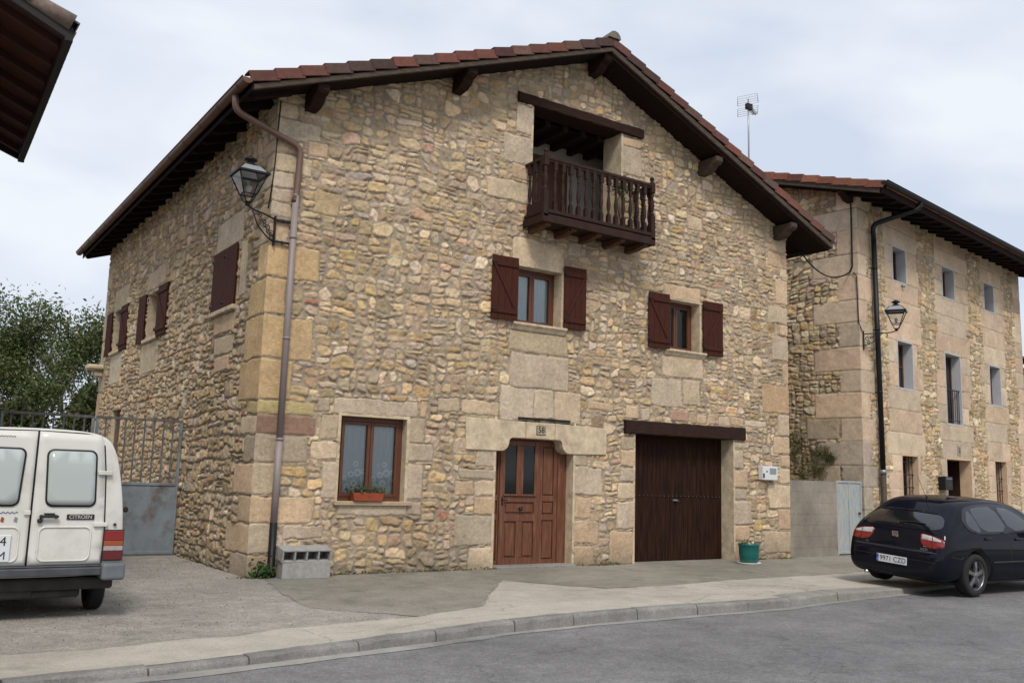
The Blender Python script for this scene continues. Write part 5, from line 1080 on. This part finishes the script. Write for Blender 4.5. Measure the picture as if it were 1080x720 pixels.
# ------------------------------------------------------------------ trees behind the gate
M_bark = mat('bark', (.085, .065, .048), .95, var=.35, ns=10, bs=.8, bsc=25)
GRN = [(.08, .12, .035), (.10, .145, .045), (.06, .095, .028), (.135, .16, .055), (.16, .155, .07)]
def tree(loc, label, height, rad_, n, seed, leaf_s, trunk_h=1.6, sparse=0, cols=GRN, group='trees behind the gate', lean=(0, 0)):
    root = empty('broadleaf_tree', loc); tag(root, label, 'tree', group); r = random.Random(seed); mb = MB(); tips = []
    def grow(p, d, L, rr, lev):
        pts = [p]; q = Vector(p); dd = Vector(d)
        for k in range(4): dd = (dd+Vector((r.uniform(-.18, .18), r.uniform(-.18, .18), r.uniform(-.02, .14)))).normalized(); q = q+dd*L/4; pts.append(tuple(q))
        mb.tube(pts, [rr*(1-.12*k) for k in range(5)], 7 if lev < 2 else 5, cap=False)
        tips.append((q.copy(), lev)); 
        if lev >= 2: tips.append((Vector(pts[2]), lev))
        if lev < 4:
            for k in range(r.choice((2, 3, 3)) if lev else 5):
                a = r.uniform(0, 6.28); sp = r.uniform(.35, .95); nd = (dd+Vector((math.cos(a)*sp, math.sin(a)*sp, r.uniform(-.1, .3)))).normalized(); grow(tuple(pts[r.choice((3, 4))] if lev else pts[r.choice((2, 3, 4))]), nd, L*r.uniform(.62, .82), rr*.52, lev+1)
    grow((0, 0, -.2), (lean[0], lean[1], 1), height*.40, height*.022, 0); mb.build('trunk', M_bark, root)
    T = np.array([tuple(t_) for t_, l in tips if l >= 2]); 
    def gen(rr, n):
        c = T[rr.randint(len(T), size=n)]; s_ = rad_*.115*np.exp(rr.normal(0, .3, (n, 1))); return c+rr.normal(0, 1, (n, 3))*s_*np.array([[1, 1, .8]])
    leaf_cloud(n, gen, leaf_s, cols, 'crown', root, seed=seed); return root
tree((-.1, 20.5, 0), 'tall leafy green tree behind the gate, nearest to the farmhouse', 7.0, 2.4, 22000, 21, .066)
tree((-3.4, 20.0, 0), 'leafy green tree left of the tallest one behind the gate', 3.9, 2.0, 13000, 25, .055)
tree((-8.5, 21.0, 0), 'broad green tree furthest left behind the gate', 5.6, 3.0, 20000, 28, .07)
tree((.9, 24.0, 0), 'slender bare topped tree rising beside the rear corner of the farmhouse', 7.4, 1.7, 9000, 33, .05)
def gh(r, n):
    x = r.uniform(-9, 1.4, n); y = 15.8+r.normal(0, .7, n); h = 3.4+.5*np.sin(x*1.7)+.4*np.sin(x*4.1+1); z = np.sqrt(r.rand(n))*h; return np.stack([x, y, z], 1)
hd = leaf_cloud(34000, gh, .085, [(.035, .055, .015), (.05, .075, .02), (.07, .085, .025), (.09, .085, .03)], 'undergrowth', seed=30); tag(hd, 'dense green undergrowth seen through the gate bars', 'undergrowth', kind='stuff')
# ------------------------------------------------------------------ vehicles
def car_paint(name, col, rough=.25, coat=1, metal=0.0, dirt=None, var=.04, spec=.4):
    mt, t, b = nodes(name); b.inputs['Roughness'].default_value = rough; b.inputs['Metallic'].default_value = metal; b.inputs['Coat Weight'].default_value = coat; b.inputs['Coat Roughness'].default_value = .04; b.inputs['Specular IOR Level'].default_value = spec
    c = mulc(t, col, rng(t, noise(t, 2.5, 5, .6), .3, .7, 1-var, 1+var))
    if dirt: c = mixc(t, rng(t, noise(t, 3.0, 8, .7), .5, .75, 0, dirt[1]), c, dirt[0])
    t.links.new(c, b.inputs['Base Color']); return mt
M_navy = car_paint('navy_paint', (.006, .007, .012), .3, .4, dirt=((.03, .028, .025), .10), spec=.0)
M_vanw = car_paint('worn_white_paint', (.60, .59, .55), .38, .3, dirt=((.34, .31, .25), .55), var=.05)
M_tyre = mat('tyre_rubber', (.014, .014, .014), .85, var=.3, ns=12, bs=.3)
M_alloy = mat('alloy_rim', (.22, .22, .23), .35, metal=.8, var=.1)
M_red = mat('red_lens', (.20, .010, .010), .15, var=.08, spec=.6, coat=.5); M_redd = mat('dark_red_lens', (.10, .009, .010), .2, var=.08, spec=.6, coat=.5)
M_amb = mat('amber_lens', (.27, .062, .02), .2, var=.05, spec=.6, coat=.4); M_clear = mat('clear_lens', (.46, .43, .43), .15, var=.15, ns=40, spec=.6, coat=.5)
M_chrome = mat('chrome', (.6, .6, .62), .18, metal=1, var=0); M_trim = mat('black_trim', (.016, .016, .018), .55, var=.1); M_bump = mat('grey_bumper_plastic', (.115, .125, .14), .55, var=.25, ns=6)
M_cglass, t_, b_ = nodes('car_glass'); b_.inputs['Base Color'].default_value = (.010, .011, .013, 1); b_.inputs['Roughness'].default_value = .03; b_.inputs['Specular IOR Level'].default_value = .7; b_.inputs['Coat Weight'].default_value = .5
M_vglass, t_, b_ = nodes('painted_over_glass'); b_.inputs['Base Color'].default_value = (.40, .44, .43, 1); b_.inputs['Roughness'].default_value = .12; b_.inputs['Coat Weight'].default_value = .6; b_.inputs['Coat Roughness'].default_value = .03
M_plate = mat('white_plate', (.60, .62, .64), .4, var=.03); M_pblue = mat('plate_blue', (.02, .08, .36), .4, var=0); M_ink = mat('plate_ink', (.012, .012, .014), .5, var=0)
def loft(st, name, mt, parent, sub=2, creases=None):
    """st: list of (x, [(y,z)...half profile from bottom centre to top centre])"""
    vs = []; fs = []; n = len(st[0][1]); full = 2*n-2
    for x, pr in st:
        ring = [(x, y, z) for y, z in pr]+[(x, -y, z) for y, z in pr[-2:0:-1]]
        vs += ring
    for i in range(len(st)-1):
        for k in range(full): fs.append((i*full+k, i*full+(k+1) % full, (i+1)*full+(k+1) % full, (i+1)*full+k))
    # caps as quads strips
    for base, rev in ((0, True), ((len(st)-1)*full, False)):
        for k in range(n-1):
            a, b = base+k, base+k+1; c, d = base+(full-k-1) % full if k < n-1 else 0, base+(full-k) % full
            q = [a, b, c, d]; q2 = []
            for w in q:
                if w not in q2: q2.append(w)
            if len(q2) >= 3: fs.append(tuple(q2 if rev else q2[::-1]))
    me = bpy.data.meshes.new(name); me.from_pydata(vs, [], fs); me.materials.append(mt)
    for p in me.polygons: p.use_smooth = True
    bm = bmesh.new(); bm.from_mesh(me); bmesh.ops.recalc_face_normals(bm, faces=bm.faces); bm.to_mesh(me); bm.free()
    o = mesh_obj(name, me, parent); s_ = o.modifiers.new('sub', 'SUBSURF'); s_.levels = sub; s_.render_levels = sub; return o
def cut_arches(o, spots, R, w, axis='y'):
    for (x, y, z) in spots:
        mb = MB(); mb.lathe([(R, -w/2), (R, w/2)], (x, y, z), 40, axis=axis, smooth=False) 
        c = mb.build('cutter', M_trim, o.parent); md = o.modifiers.new('cut', 'BOOLEAN'); md.operation = 'DIFFERENCE'; md.object = c; md.solver = 'EXACT'; md.material_mode = 'TRANSFER'
        cutters.append(c)
def finish(o):
    bpy.context.view_layer.update(); print('CUT', len(o.data.polygons), [len(c.data.polygons) for c in cutters]); baked(o); print('CUT->', len(o.data.polygons))
    for c in cutters: bpy.data.objects.remove(c)
    cutters.clear()
cutters = []
def wheel(parent, x, y, z, side, R, w, spokes=5, rim=True, mt=M_alloy, steer=0):
    mb = MB(); s_ = side; prof = [(R*.68, -w/2), (R*.93, -w/2+.004), (R*.985, -w/2+.02), (R, -w/2+.045), (R, w/2-.045), (R*.985, w/2-.02), (R*.93, w/2-.004), (R*.73, w/2), (R*.68, w/2-.01)]
    wh = empty('wheel_hub', (x, y, z)); 
    mb.lathe(prof, (0, 0, 0), 40, axis='y', ring=True); 
    t_ = mb.build('wheel', M_tyre, parent); t_.location = (x, y, z); t_.rotation_euler = (0, 0, steer); bpy.data.objects.remove(wh)
    mb = MB(); Rr = R*.72; yo = s_*(w/2-.01)
    prof = [(Rr, -.09), (Rr, .0), (Rr*.93, .004), (Rr*.90, -.02), (Rr*.90, -.085)]
    mb.lathe([(a, b*s_) for a, b in prof], (0, yo, 0), 32, axis='y'); mb.lathe([(0, -.03*s_), (.055, -.03*s_), (.055, .0), (.03, .008*s_), (0, .01*s_)], (0, yo, 0), 16, axis='y')
    if spokes:
        for k in range(spokes):
            t = 2*math.pi*k/spokes+.3; c, s2_ = math.cos(t), math.sin(t); 
            P_ = []
            for (rr, hw, off) in ((.03, .032, .0), (Rr*.5, .024, .002), (Rr*.92, .034, -.012)):
                for sg in (-1, 1): P_.append((c*rr-s2_*hw*sg, yo+s_*off, s2_*rr+c*hw*sg)); P_.append((c*rr-s2_*hw*sg*1.15, yo+s_*(off-.035), s2_*rr+c*hw*sg*1.15))
            mb.add(P_, [(0, 2, 6, 4), (4, 6, 10, 8), (0, 4, 5, 1), (4, 8, 9, 5), (2, 3, 7, 6), (6, 7, 11, 10)])
    mb.build('rim', mt, t_, bevel=.003)
    mb = MB(); mb.lathe([(0, 0), (Rr*.9, 0), (Rr*.9, s_*.01), (0, s_*.01)], (0, yo-s_*.085, 0), 24, axis='y'); mb.build('brake_disc', M_trim, t_)
    return t_
# --- dark hatchback. local x forward, y left, origin on the ground under the rear axle; kk enlarges slightly
car = empty('parked_car', (10.20, -4.42, -.055), rad(-1)); car.rotation_euler = (rad(3.6), 0, rad(-1.5)); tag(car, 'black five door hatchback parked at the kerb in front of the three storey house', 'car')
K = 1.075
def prof(zb, yb, z3, y3, z4, y4, z5, y5, z6, y6, z7): return [(0, zb), ((yb+.04)*.7, zb), (yb+.045, zb+.02), (y3-.012, (zb+z3)/2), (y3, z3), (y4, z4), (y5, z5), (y6, z6), (y6*.5, z7-(z7-z6)*.3), (0, z7)]
ST = [(-.835, .34, .50, .42, .60, .50, .61, .555, .59, .585, .42, .59), (-.825, .27, .58, .42, .70, .51, .71, .575, .68, .605, .45, .615), (-.79, .22, .66, .44, .785, .56, .785, .63, .75, .655, .5, .665), (-.755, .20, .68, .47, .815, .65, .80, .735, .76, .76, .5, .77),
      (-.72, .19, .70, .50, .835, .72, .82, .87, .75, .90, .5, .91), (-.66, .19, .72, .51, .85, .80, .83, .965, .735, 1.00, .5, 1.01), (-.56, .18, .74, .52, .86, .86, .835, 1.045, .72, 1.095, .5, 1.105), (-.36, .18, .75, .52, .868, .90, .838, 1.16, .69, 1.225, .5, 1.24), (-.17, .18, .76, .52, .87, .92, .838, 1.265, .66, 1.345, .5, 1.365), (0.0, .18, .76, .52, .87, .92, .838, 1.31, .645, 1.39, .5, 1.408),
      (.45, .18, .76, .52, .87, .92, .838, 1.345, .63, 1.415, .5, 1.435), (1.05, .18, .76, .52, .87, .915, .836, 1.345, .625, 1.415, .5, 1.437), (1.55, .18, .76, .52, .868, .905, .833, 1.29, .625, 1.37, .5, 1.395), (1.95, .18, .76, .52, .865, .90, .83, 1.12, .675, 1.19, .5, 1.215), (2.3, .18, .75, .52, .86, .89, .82, .965, .72, 1.0, .5, 1.02), (2.7, .18, .73, .50, .85, .82, .79, .875, .68, .90, .42, .915), (3.1, .19, .68, .48, .80, .70, .74, .76, .60, .79, .36, .80), (3.28, .22, .58, .45, .68, .58, .62, .63, .48, .65, .28, .655), (3.34, .30, .45, .42, .5, .5, .46, .53, .38, .545, .2, .55)]
st = [(s[0]*K, [(y*K, z*K) for y, z in prof(*s[1:])]) for s in ST]
body = loft(st, 'body', M_navy, car)
WR = .315*K; ARCH = .375*K
for sx in (0, 2.51*K): cut_arches(body, [(sx, .76*K, WR)], ARCH, .46*K); cut_arches(body, [(sx, -.76*K, WR)], ARCH, .46*K)
finish(body); bv = bvh_of(body)
for p in body.data.polygons: p.use_smooth = True
body.data.materials.append(M_trim) if len(body.data.materials) < 2 else None
def side_patch(name, poly, side, mt, off=.004, parent=car, step=.035, thick=.002): return patch(name, bv, [(x*K, z*K) for x, z in poly], lambda a, b: (a, side*.85, b), lambda a, b: (a, side*3.0, b), (0, -side, 0), mt, parent, off, step, thick)
def rear_patch(name, poly, mt, off=.004, parent=car, step=.035, d=(1, 0, -.45), thick=.004):
    D = Vector(d).normalized(); return patch(name, bv, [(y*K, z*K) for y, z in poly], lambda a, b: (-.7, a, b), lambda a, b: tuple(Vector((-.8, a, b))-D*1.5), tuple(D), mt, parent, off, step, thick)
def smooth_poly(P, it=2):
    for _ in range(it):
        Q = []
        for a, b in zip(P, P[1:]+P[:1]): Q += [(a[0]*.8+b[0]*.2, a[1]*.8+b[1]*.2), (a[0]*.2+b[0]*.8, a[1]*.2+b[1]*.8)]
        P = Q
    return P
DLO = smooth_poly([(-.10, 1.00), (-.16, 1.12), (-.02, 1.26), (.35, 1.325), (.85, 1.335), (1.25, 1.30), (1.62, 1.13), (1.86, .975), (1.0, .955), (.2, .945)])
for sd_ in (-1, 1):
    side_patch('window_surround', smooth_poly([(-.14, .965), (-.22, 1.11), (-.06, 1.29), (.35, 1.352), (.85, 1.362), (1.28, 1.325), (1.68, 1.14), (1.95, .955), (1.0, .925), (.15, .91)]), sd_, mat('shiny_dark_surround', (.03, .032, .04), .45, var=0, spec=.15), .006)
    side_patch('quarter_pane', smooth_poly([(-.10, 1.02), (-.13, 1.10), (-.03, 1.23), (.05, 1.27), (.13, 1.13), (.19, .96), (.10, .95)], 1), sd_, M_cglass, .009, thick=0)
    side_patch('rear_door_pane', smooth_poly([(.22, .955), (.085, 1.275), (.35, 1.315), (.74, 1.322), (.93, .962)], 1), sd_, M_cglass, .009, thick=0)
    side_patch('front_door_pane', smooth_poly([(1.0, .965), (.83, 1.322), (1.2, 1.29), (1.55, 1.14), (1.76, .985)], 1), sd_, M_cglass, .009, thick=0)
    side_patch('side_trim', [(.43, .485), (.43, .515), (1.98, .515), (1.98, .485)], sd_, M_trim, .012, thick=.012)
    side_patch('door_seam', [(.935, .26), (.935, .93), (.943, .93), (.943, .26)], sd_, M_trim, .0015, thick=.001); side_patch('door_seam', [(.16, .80), (.19, .93), (.198, .93), (.168, .80)], sd_, M_trim, .0015, thick=.001)
    side_patch('door_handle', smooth_poly([(.25, .835), (.25, .87), (.42, .88), (.42, .845)], 1), sd_, M_navy, .022, thick=.02); side_patch('door_handle', smooth_poly([(1.08, .825), (1.08, .86), (1.25, .865), (1.25, .83)], 1), sd_, M_navy, .022, thick=.02)
    side_patch('bumper_seam', [(-.62, .60), (-.40, .57), (-.36, .60), (-.34, .595), (-.39, .56), (-.62, .59)], sd_, M_trim, .0015, thick=.001)
# rear glass, lights, badge
rg = smooth_poly([(-.72, .985), (-.585, 1.33), (0, 1.37), (.585, 1.33), (.72, .985), (0, .955)], 2)
rear_patch('rear_window', rg, M_cglass, .006, thick=0)
rear_patch('roof_shadow_lip', smooth_poly([(-.50, 1.365), (-.50, 1.40), (0, 1.425), (.50, 1.40), (.50, 1.365), (0, 1.378)], 1), M_navy, .014, thick=.014, d=(1, 0, -.6))  # thin dark lip added to stand in for the shadow at the roof edge
for sd_ in (1, -1):
    P_ = [(sd_*.40, .80), (sd_*.45, .715), (sd_*.62, .69), (sd_*.80, .72), (sd_*.80, .83), (sd_*.62, .875), (sd_*.41, .90)]
    rear_patch('tail_light', smooth_poly(P_, 1), M_red, .007, step=.035, d=(1, -sd_*.45, 0))
    rear_patch('lamp_divider', [(sd_*.60, .70), (sd_*.612, .70), (sd_*.612, .87), (sd_*.60, .87)], M_redd, .016, step=.03, d=(1, -sd_*.45, 0))
    P_ = [(sd_*.42, .81), (sd_*.43, .885), (sd_*.60, .868), (sd_*.74, .825), (sd_*.74, .80)]
    rear_patch('reversing_lamp', P_, M_clear, .012, step=.03, d=(1, -sd_*.45, 0))
# tailgate shut lines and bumper shelf
rear_patch('tailgate_seam', [(-.60, .645), (.60, .645), (.60, .637), (-.60, .637)], M_trim, .0015, d=(1, 0, 0), thick=.001)
rear_patch('bumper_strip', smooth_poly([(-.74, .615), (-.6, .632), (.6, .632), (.74, .615), (.6, .595), (-.6, .595)], 1), car_paint('navy_bumper', (.010, .012, .022), .3, .8), .012, thick=.012, d=(1, 0, -.3))
rear_patch('bumper_groove', [(-.70, .50), (.70, .50), (.70, .492), (-.70, .492)], M_trim, .002, d=(1, 0, 0), thick=.001)
pl_ = [(-.26, .40), (.26, .40), (.26, .51), (-.26, .51)]
PX = -.845*K
mb = MB(); mb.box(PX-.012, PX, -.28, .28, .40*K-.005, .40*K+.12); plate = mb.build('number_plate', M_plate, car, bevel=.003)
mb = MB(); mb.box(PX-.0135, PX-.012, .238, .277, .40*K-.002, .40*K+.117); mb.build('blue_band', M_pblue, plate)
RB = Matrix(((0, 0, -1, 0), (-1, 0, 0, 0), (0, 1, 0, 0), (0, 0, 0, 1)))
text_mesh('plate_text', '9971 CZD', .115, M_ink, plate, Matrix.Translation((PX-.0135, -.026, .40*K+.057)) @ RB, bold=.0004, depth=.0005, sx=.96)
text_mesh('eu_letter', 'E', .04, M_plate, plate, Matrix.Translation((PX-.0145, .258, .40*K+.03)) @ RB, depth=.0005)
def on_rear(y, z, d=(1, 0, 0)): h = bv.ray_cast(Vector((-3, y*K, z*K)), Vector(d)); return h[0]
p_ = on_rear(.02, .83); mb = MB()     # stylised S badge of horizontal bars
for (y0, y1, z0_, z1_) in ((-.055, .055, .035, .05), (-.055, .04, .01, .025), (-.055, .055, -.012, .003), (-.04, .055, -.035, -.02), (-.055, .055, -.058, -.043), (.043, .058, .0, .05), (-.058, -.043, -.058, -.012)): mb.box(p_.x-.012, p_.x+.01, p_.y+y0, p_.y+y1, p_.z+z0_, p_.z+z1_)
mb.build('badge', M_chrome, car, bevel=.003)
p_ = on_rear(-.50, .67); text_mesh('model_lettering', 'LEON', .05, M_chrome, car, Matrix.Translation((p_.x-.006, p_.y, p_.z)) @ RB, depth=.002)
p_ = on_rear(.48, .67); text_mesh('trim_lettering', 'TDI', .035, M_chrome, car, Matrix.Translation((p_.x-.006, p_.y, p_.z)) @ RB, depth=.002)
mb = MB(); pts = [on_rear(y, z)+Vector((-.02, 0, .01)) for (y, z) in ((.02, 1.0), (-.1, 1.03), (-.25, 1.04), (-.42, 1.03))]; mb.tube([tuple(p) for p in pts], .009, 6); q_ = pts[0]; mb.tube([tuple(q_+Vector((.02, 0, -.02))), tuple(q_+Vector((-.01, 0, 0)))], .022, 8); mb.build('rear_wiper', M_trim, car)
mb = MB(); mb.tube([(.05, .0, 1.50), (-.02, .0, 1.54)], .012, 6); mb.tube([(-.0, .0, 1.52), (-.25, .0, 1.86)], .004, 5); mb.build('antenna', M_trim, car)
mb = MB(); mb.tube([(-.72*K, .48, .22), (-.86*K, .48, .215)], .028, 12); mb.build('exhaust', M_chrome, car)
for sd_ in (-1, 1):
    mb = MB(); mb.box(1.60*K, 1.72*K, sd_*.88*K-.0, sd_*1.02*K, 1.0, 1.13); mb.build('wing_mirror', M_navy, car, bevel=.03, seg=3)
for (x, sd_) in ((0, -1), (0, 1), (2.51*K, -1), (2.51*K, 1)): wheel(car, x, sd_*.755*K, WR, sd_, WR, .205*K)
mb = MB(); mb.box(-.5, 2.9, -.72, .72, .17, .26); mb.build('underbody', M_trim, car)

# --- white van seen from behind; local x = right, y = forward, origin on the ground under the rear axle
van = empty('white_van', (-3.33, -2.35, -.01), 0); tag(van, 'old white panel van parked with its rear doors facing the street', 'van')
HW = .91
def vprof(zt, w, zb=.44): return [(0, zb), (w*.8, zb), (w*.985, zb+.03), (w*1.0, zb+.08), (w*1.0, .62), (w*.995, .95), (w*.955, 1.30), (w*.885, 1.62), (w*.84, zt-.20), (w*.76, zt-.07), (w*.58, zt-.018), (w*.3, zt-.003), (0, zt)]
VS = [(-.76, 1.925, .985), (-.745, 1.94, .995), (-.70, 1.945, 1.0), (-.2, 1.95, 1.0), (.5, 1.95, 1.0), (1.2, 1.94, 1.0), (1.32, 1.92, 1.0)]
# van cabin and bonnet: profile levels squeezed
def cprof(zt, w, zb=.44):
    P = vprof(1.9, w, zb); zmax = 1.9; return [(y, zb+(z-zb)*(zt-zb)/(zmax-zb)) for y, z in P]
stv = [(y, [(a*HW, b) for a, b in vprof(zt, w)]) for y, zt, w in VS]+[(1.5, [(a*HW, b) for a, b in cprof(1.80, 1.0)]), (2.0, [(a*HW, b) for a, b in cprof(1.52, .98)]), (2.35, [(a*HW, b) for a, b in cprof(1.17, .96)]), (2.6, [(a*HW, b) for a, b in cprof(1.08, .95)]), (3.1, [(a*HW, b) for a, b in cprof(.98, .92)]), (3.35, [(a*HW, b) for a, b in cprof(.85, .85)]), (3.42, [(a*HW, b) for a, b in cprof(.75, .78)])]
vb = loft(stv, 'body', M_vanw, van)        # loft runs along local x of the mesh: turn it to +y
for sx in (0, 2.65): cut_arches(vb, [(sx, .80, .30)], .36, .40); cut_arches(vb, [(sx, -.80, .30)], .36, .40)
finish(vb)
vb.data.transform(Matrix.Rotation(rad(90), 4, 'Z'))
for p in vb.data.polygons: p.use_smooth = True
bvv = bvh_of(vb)
def vrear(name, poly, mt, off=.004, step=.12, thick=.004, parent=van): return patch(name, bvv, poly, lambda a, b: (a, -.8, b), lambda a, b: (a, -3.0, b), (0, 1, 0), mt, parent, off, step, thick)
# local X relative to seam; measured: door edge +.62(top)..+.70(bottom); window .08...57 / .10...62, z 1.14-1.73
for sg in (1, -1):
    q = lambda P_: P_ if sg > 0 else [(-x, z) for x, z in P_[::-1]]
    dpoly = q([(.010, .56), (.70, .56), (.705, .9), (.67, 1.5), (.625, 1.86), (.58, 1.895), (.010, 1.91)])
    dr = vrear('rear_door', dpoly, M_vanw, .012, thick=.012); dr.modifiers[0].offset = -1
    vrear('door_gasket', q([(-.004, .545), (.715, .545), (.72, .9), (.685, 1.5), (.64, 1.875), (.59, 1.91), (-.004, 1.92)]), M_trim, .0035, thick=.003, parent=dr)
    wpoly = rrect(.10, .585, 1.145, 1.735, .07); wpoly = [(x-(z-1.15)*.05+.02, z) for x, z in wpoly]; vrear('window_rubber', q(wpoly), M_trim, .024, thick=.016, parent=dr)
    wp2 = rrect(.118, .567, 1.165, 1.715, .055); wp2 = [(x-(z-1.15)*.05+.02, z) for x, z in wp2]; vrear('pane', q(wp2), M_vglass, .027, thick=.006, parent=dr)
    # pressed panel: a raised lip round a recess
    rp = rrect(.09, .58, .60, .94, .06)
    pts = [(x, -.76-.0165, z) for x, z in rp]; mb = MB(); pp = [(sg*x, -.762-.012, z) for x, _, z in pts]; mb.tube(pp+[pp[0]], .010, 6, cap=False); mb.build('pressed_lip', M_vanw, dr)
    mb = MB()
    for z in (1.50, .965): mb.box(*sorted((sg*.60, sg*.735)), -.80, -.765, z-.022, z+.022)
    mb.build('hinge', M_vanw, dr, bevel=.006)
    lx = lambda a, b: sorted((sg*a, sg*b))
    # lamp cluster
    mb = MB()
    for (z0_, z1_, k) in ((.800, .90, 1), (.745, .798, 2), (.695, .743, 3), (.60, .693, 0)): a, b = lx(.715, .905); mb.box(a, b, -.795, -.72, z0_, z1_, k)
    lo = mb.build('tail_light', [M_redd, M_red, M_amb, mat('smoked_clear_lens', (.33, .29, .28), .2, var=.15, ns=30)], van, bevel=.004)
    a, b = lx(.705, .912); mb = MB(); mb.box(a, b, -.778, -.72, .59, .91); mb.build('light_housing', M_trim, lo)
    mb = MB(); a, b = lx(.70, .93); mb.box(a, b, -.90, -.55, .40, .575); mb.build('bumper_end', M_bump, van, bevel=.03, seg=3)
    mb = MB(); mb.lathe([(.0, 0), (.016, 0), (.016, -.012), (0, -.014)], (sg*.81, -.765, .965), 10, axis='y'); mb.build('fuel_lock', M_trim, van)
mb = MB(); mb.box(-.70, .70, -.865, -.74, .455, .535); mb.box(-.70, .70, -.80, -.70, .535, .555, 0); mb.build('bumper', mat('worn_steel_bumper', (.07, .072, .08), .5, metal=.4, var=.4, ns=6), van, bevel=.012, seg=2)
mb = MB(); mb.box(-.85, .85, -.72, 2.9, .30, .42); mb.tube([(-.6, -.60, .26), (.55, -.60, .26)], .05, 10); mb.box(-.35, .1, -.68, -.2, .22, .32); mb.build('underbody', mat('underbody_grime', (.035, .032, .028), .9, var=.4, ns=6), van, bevel=.02)
mb = MB(); mb.box(.075, .255, -.825, -.80, 1.035, 1.06); mb.box(.085, .11, -.815, -.77, 1.03, 1.065); mb.box(.22, .245, -.815, -.77, 1.03, 1.065); mb.lathe([(0, 0), (.025, 0), (.025, -.03), (0, -.032)], (.085, -.775, 1.005), 12, axis='y'); mb.box(.12, .22, -.80, -.775, 1.062, 1.082); mb.build('door_handle', M_trim, van, bevel=.004)
mb = MB(); mb.box(-.065, -.005, -.80, -.775, 1.06, 1.11); mb.build('door_catch', M_vanw, van, bevel=.008)
vt = MB(); vt.box(.335, .60, -.782, -.774, 1.015, 1.07); bdg = vt.build('badge', M_trim, van, bevel=.002)
RV = Matrix(((1, 0, 0, 0), (0, 0, -1, 0), (0, 1, 0, 0), (0, 0, 0, 1)))
text_mesh('badge_text', 'CITROEN', .052, mat('silver_text', (.42, .42, .40), .4, var=0), bdg, Matrix.Translation((.467, -.784, 1.042)) @ RV, bold=.0004, depth=.001)
mb = MB(); mb.box(-.52, -.155, -.79, -.775, .60, .865); vp = mb.build('number_plate', M_plate, van, bevel=.006)
text_mesh('plate_text', '4', .125, M_ink, vp, Matrix.Translation((-.225, -.792, .80)) @ RV, bold=0, depth=.001); text_mesh('plate_text', 'M', .11, M_ink, vp, Matrix.Translation((-.235, -.792, .66)) @ RV, bold=0, depth=.001)
mb = MB()
for (x, c) in ((-.27, 0), (-.15, 1)): mb.add([(x, -.7755, 1.0), (x+.03, -.7755, .985), (x+.035, -.7755, 1.03), (x+.01, -.7755, 1.045)], [(0, 1, 2, 3)], c)
mb.tube([(-.30+.012*k, -.776, 1.085+.010*math.sin(k*1.9)) for k in range(16)], .0035, 4, mi=2); mb.build('sticker', [M_amb, M_grey, mat('faded_blue_ink', (.08, .12, .28), .5, var=0)], van)
mb = MB(); mb.tube([(-.42+.010*k, -.772, 1.845+.008*math.sin(k*2.3)) for k in range(22)], .004, 4); mb.build('faint_lettering', M_grey, van)
def side_v(name, poly, side, mt, off=.004): return patch(name, bvv, poly, lambda a, b: (side*.8, a, b), lambda a, b: (side*3, a, b), (-side, 0, 0), mt, van, off, .15, .004)
for sd_ in (-1, 1):
    side_v('door_window', smooth_poly([(1.25, 1.10), (1.25, 1.62), (1.52, 1.58), (2.1, 1.12)], 1), sd_, M_cglass); side_v('door_seam', [(1.15, .5), (1.15, 1.75), (1.16, 1.75), (1.16, .5)], sd_, M_trim, .002)
    side_v('roof_seam', [(-.70, 1.715), (-.70, 1.72), (1.2, 1.72), (1.2, 1.715)], sd_, M_trim, .002)
patch('windscreen', bvv, [(-.66, 1.25), (.66, 1.25), (.58, 1.68), (-.58, 1.68)], lambda a, b: (a, 2, b), lambda a, b: (a, 5.0, b), (0, -1, 0), M_cglass, van, .004, .15)
for (y, sd_) in ((0, 1), (0, -1), (2.65, 1), (2.65, -1)):
    w_ = wheel(van, sd_*.795, y, .30, sd_, .30, .16, spokes=0, mt=M_grey); w_.rotation_euler = (0, 0, rad(-90)) ; w_.location = (sd_*.795, y, .30)
# kids of this wheel were built for side=sd_ along +y: turning by -90 degrees sends +y to +x

# ------------------------------------------------------------------ tidy
bpy.context.view_layer.update()
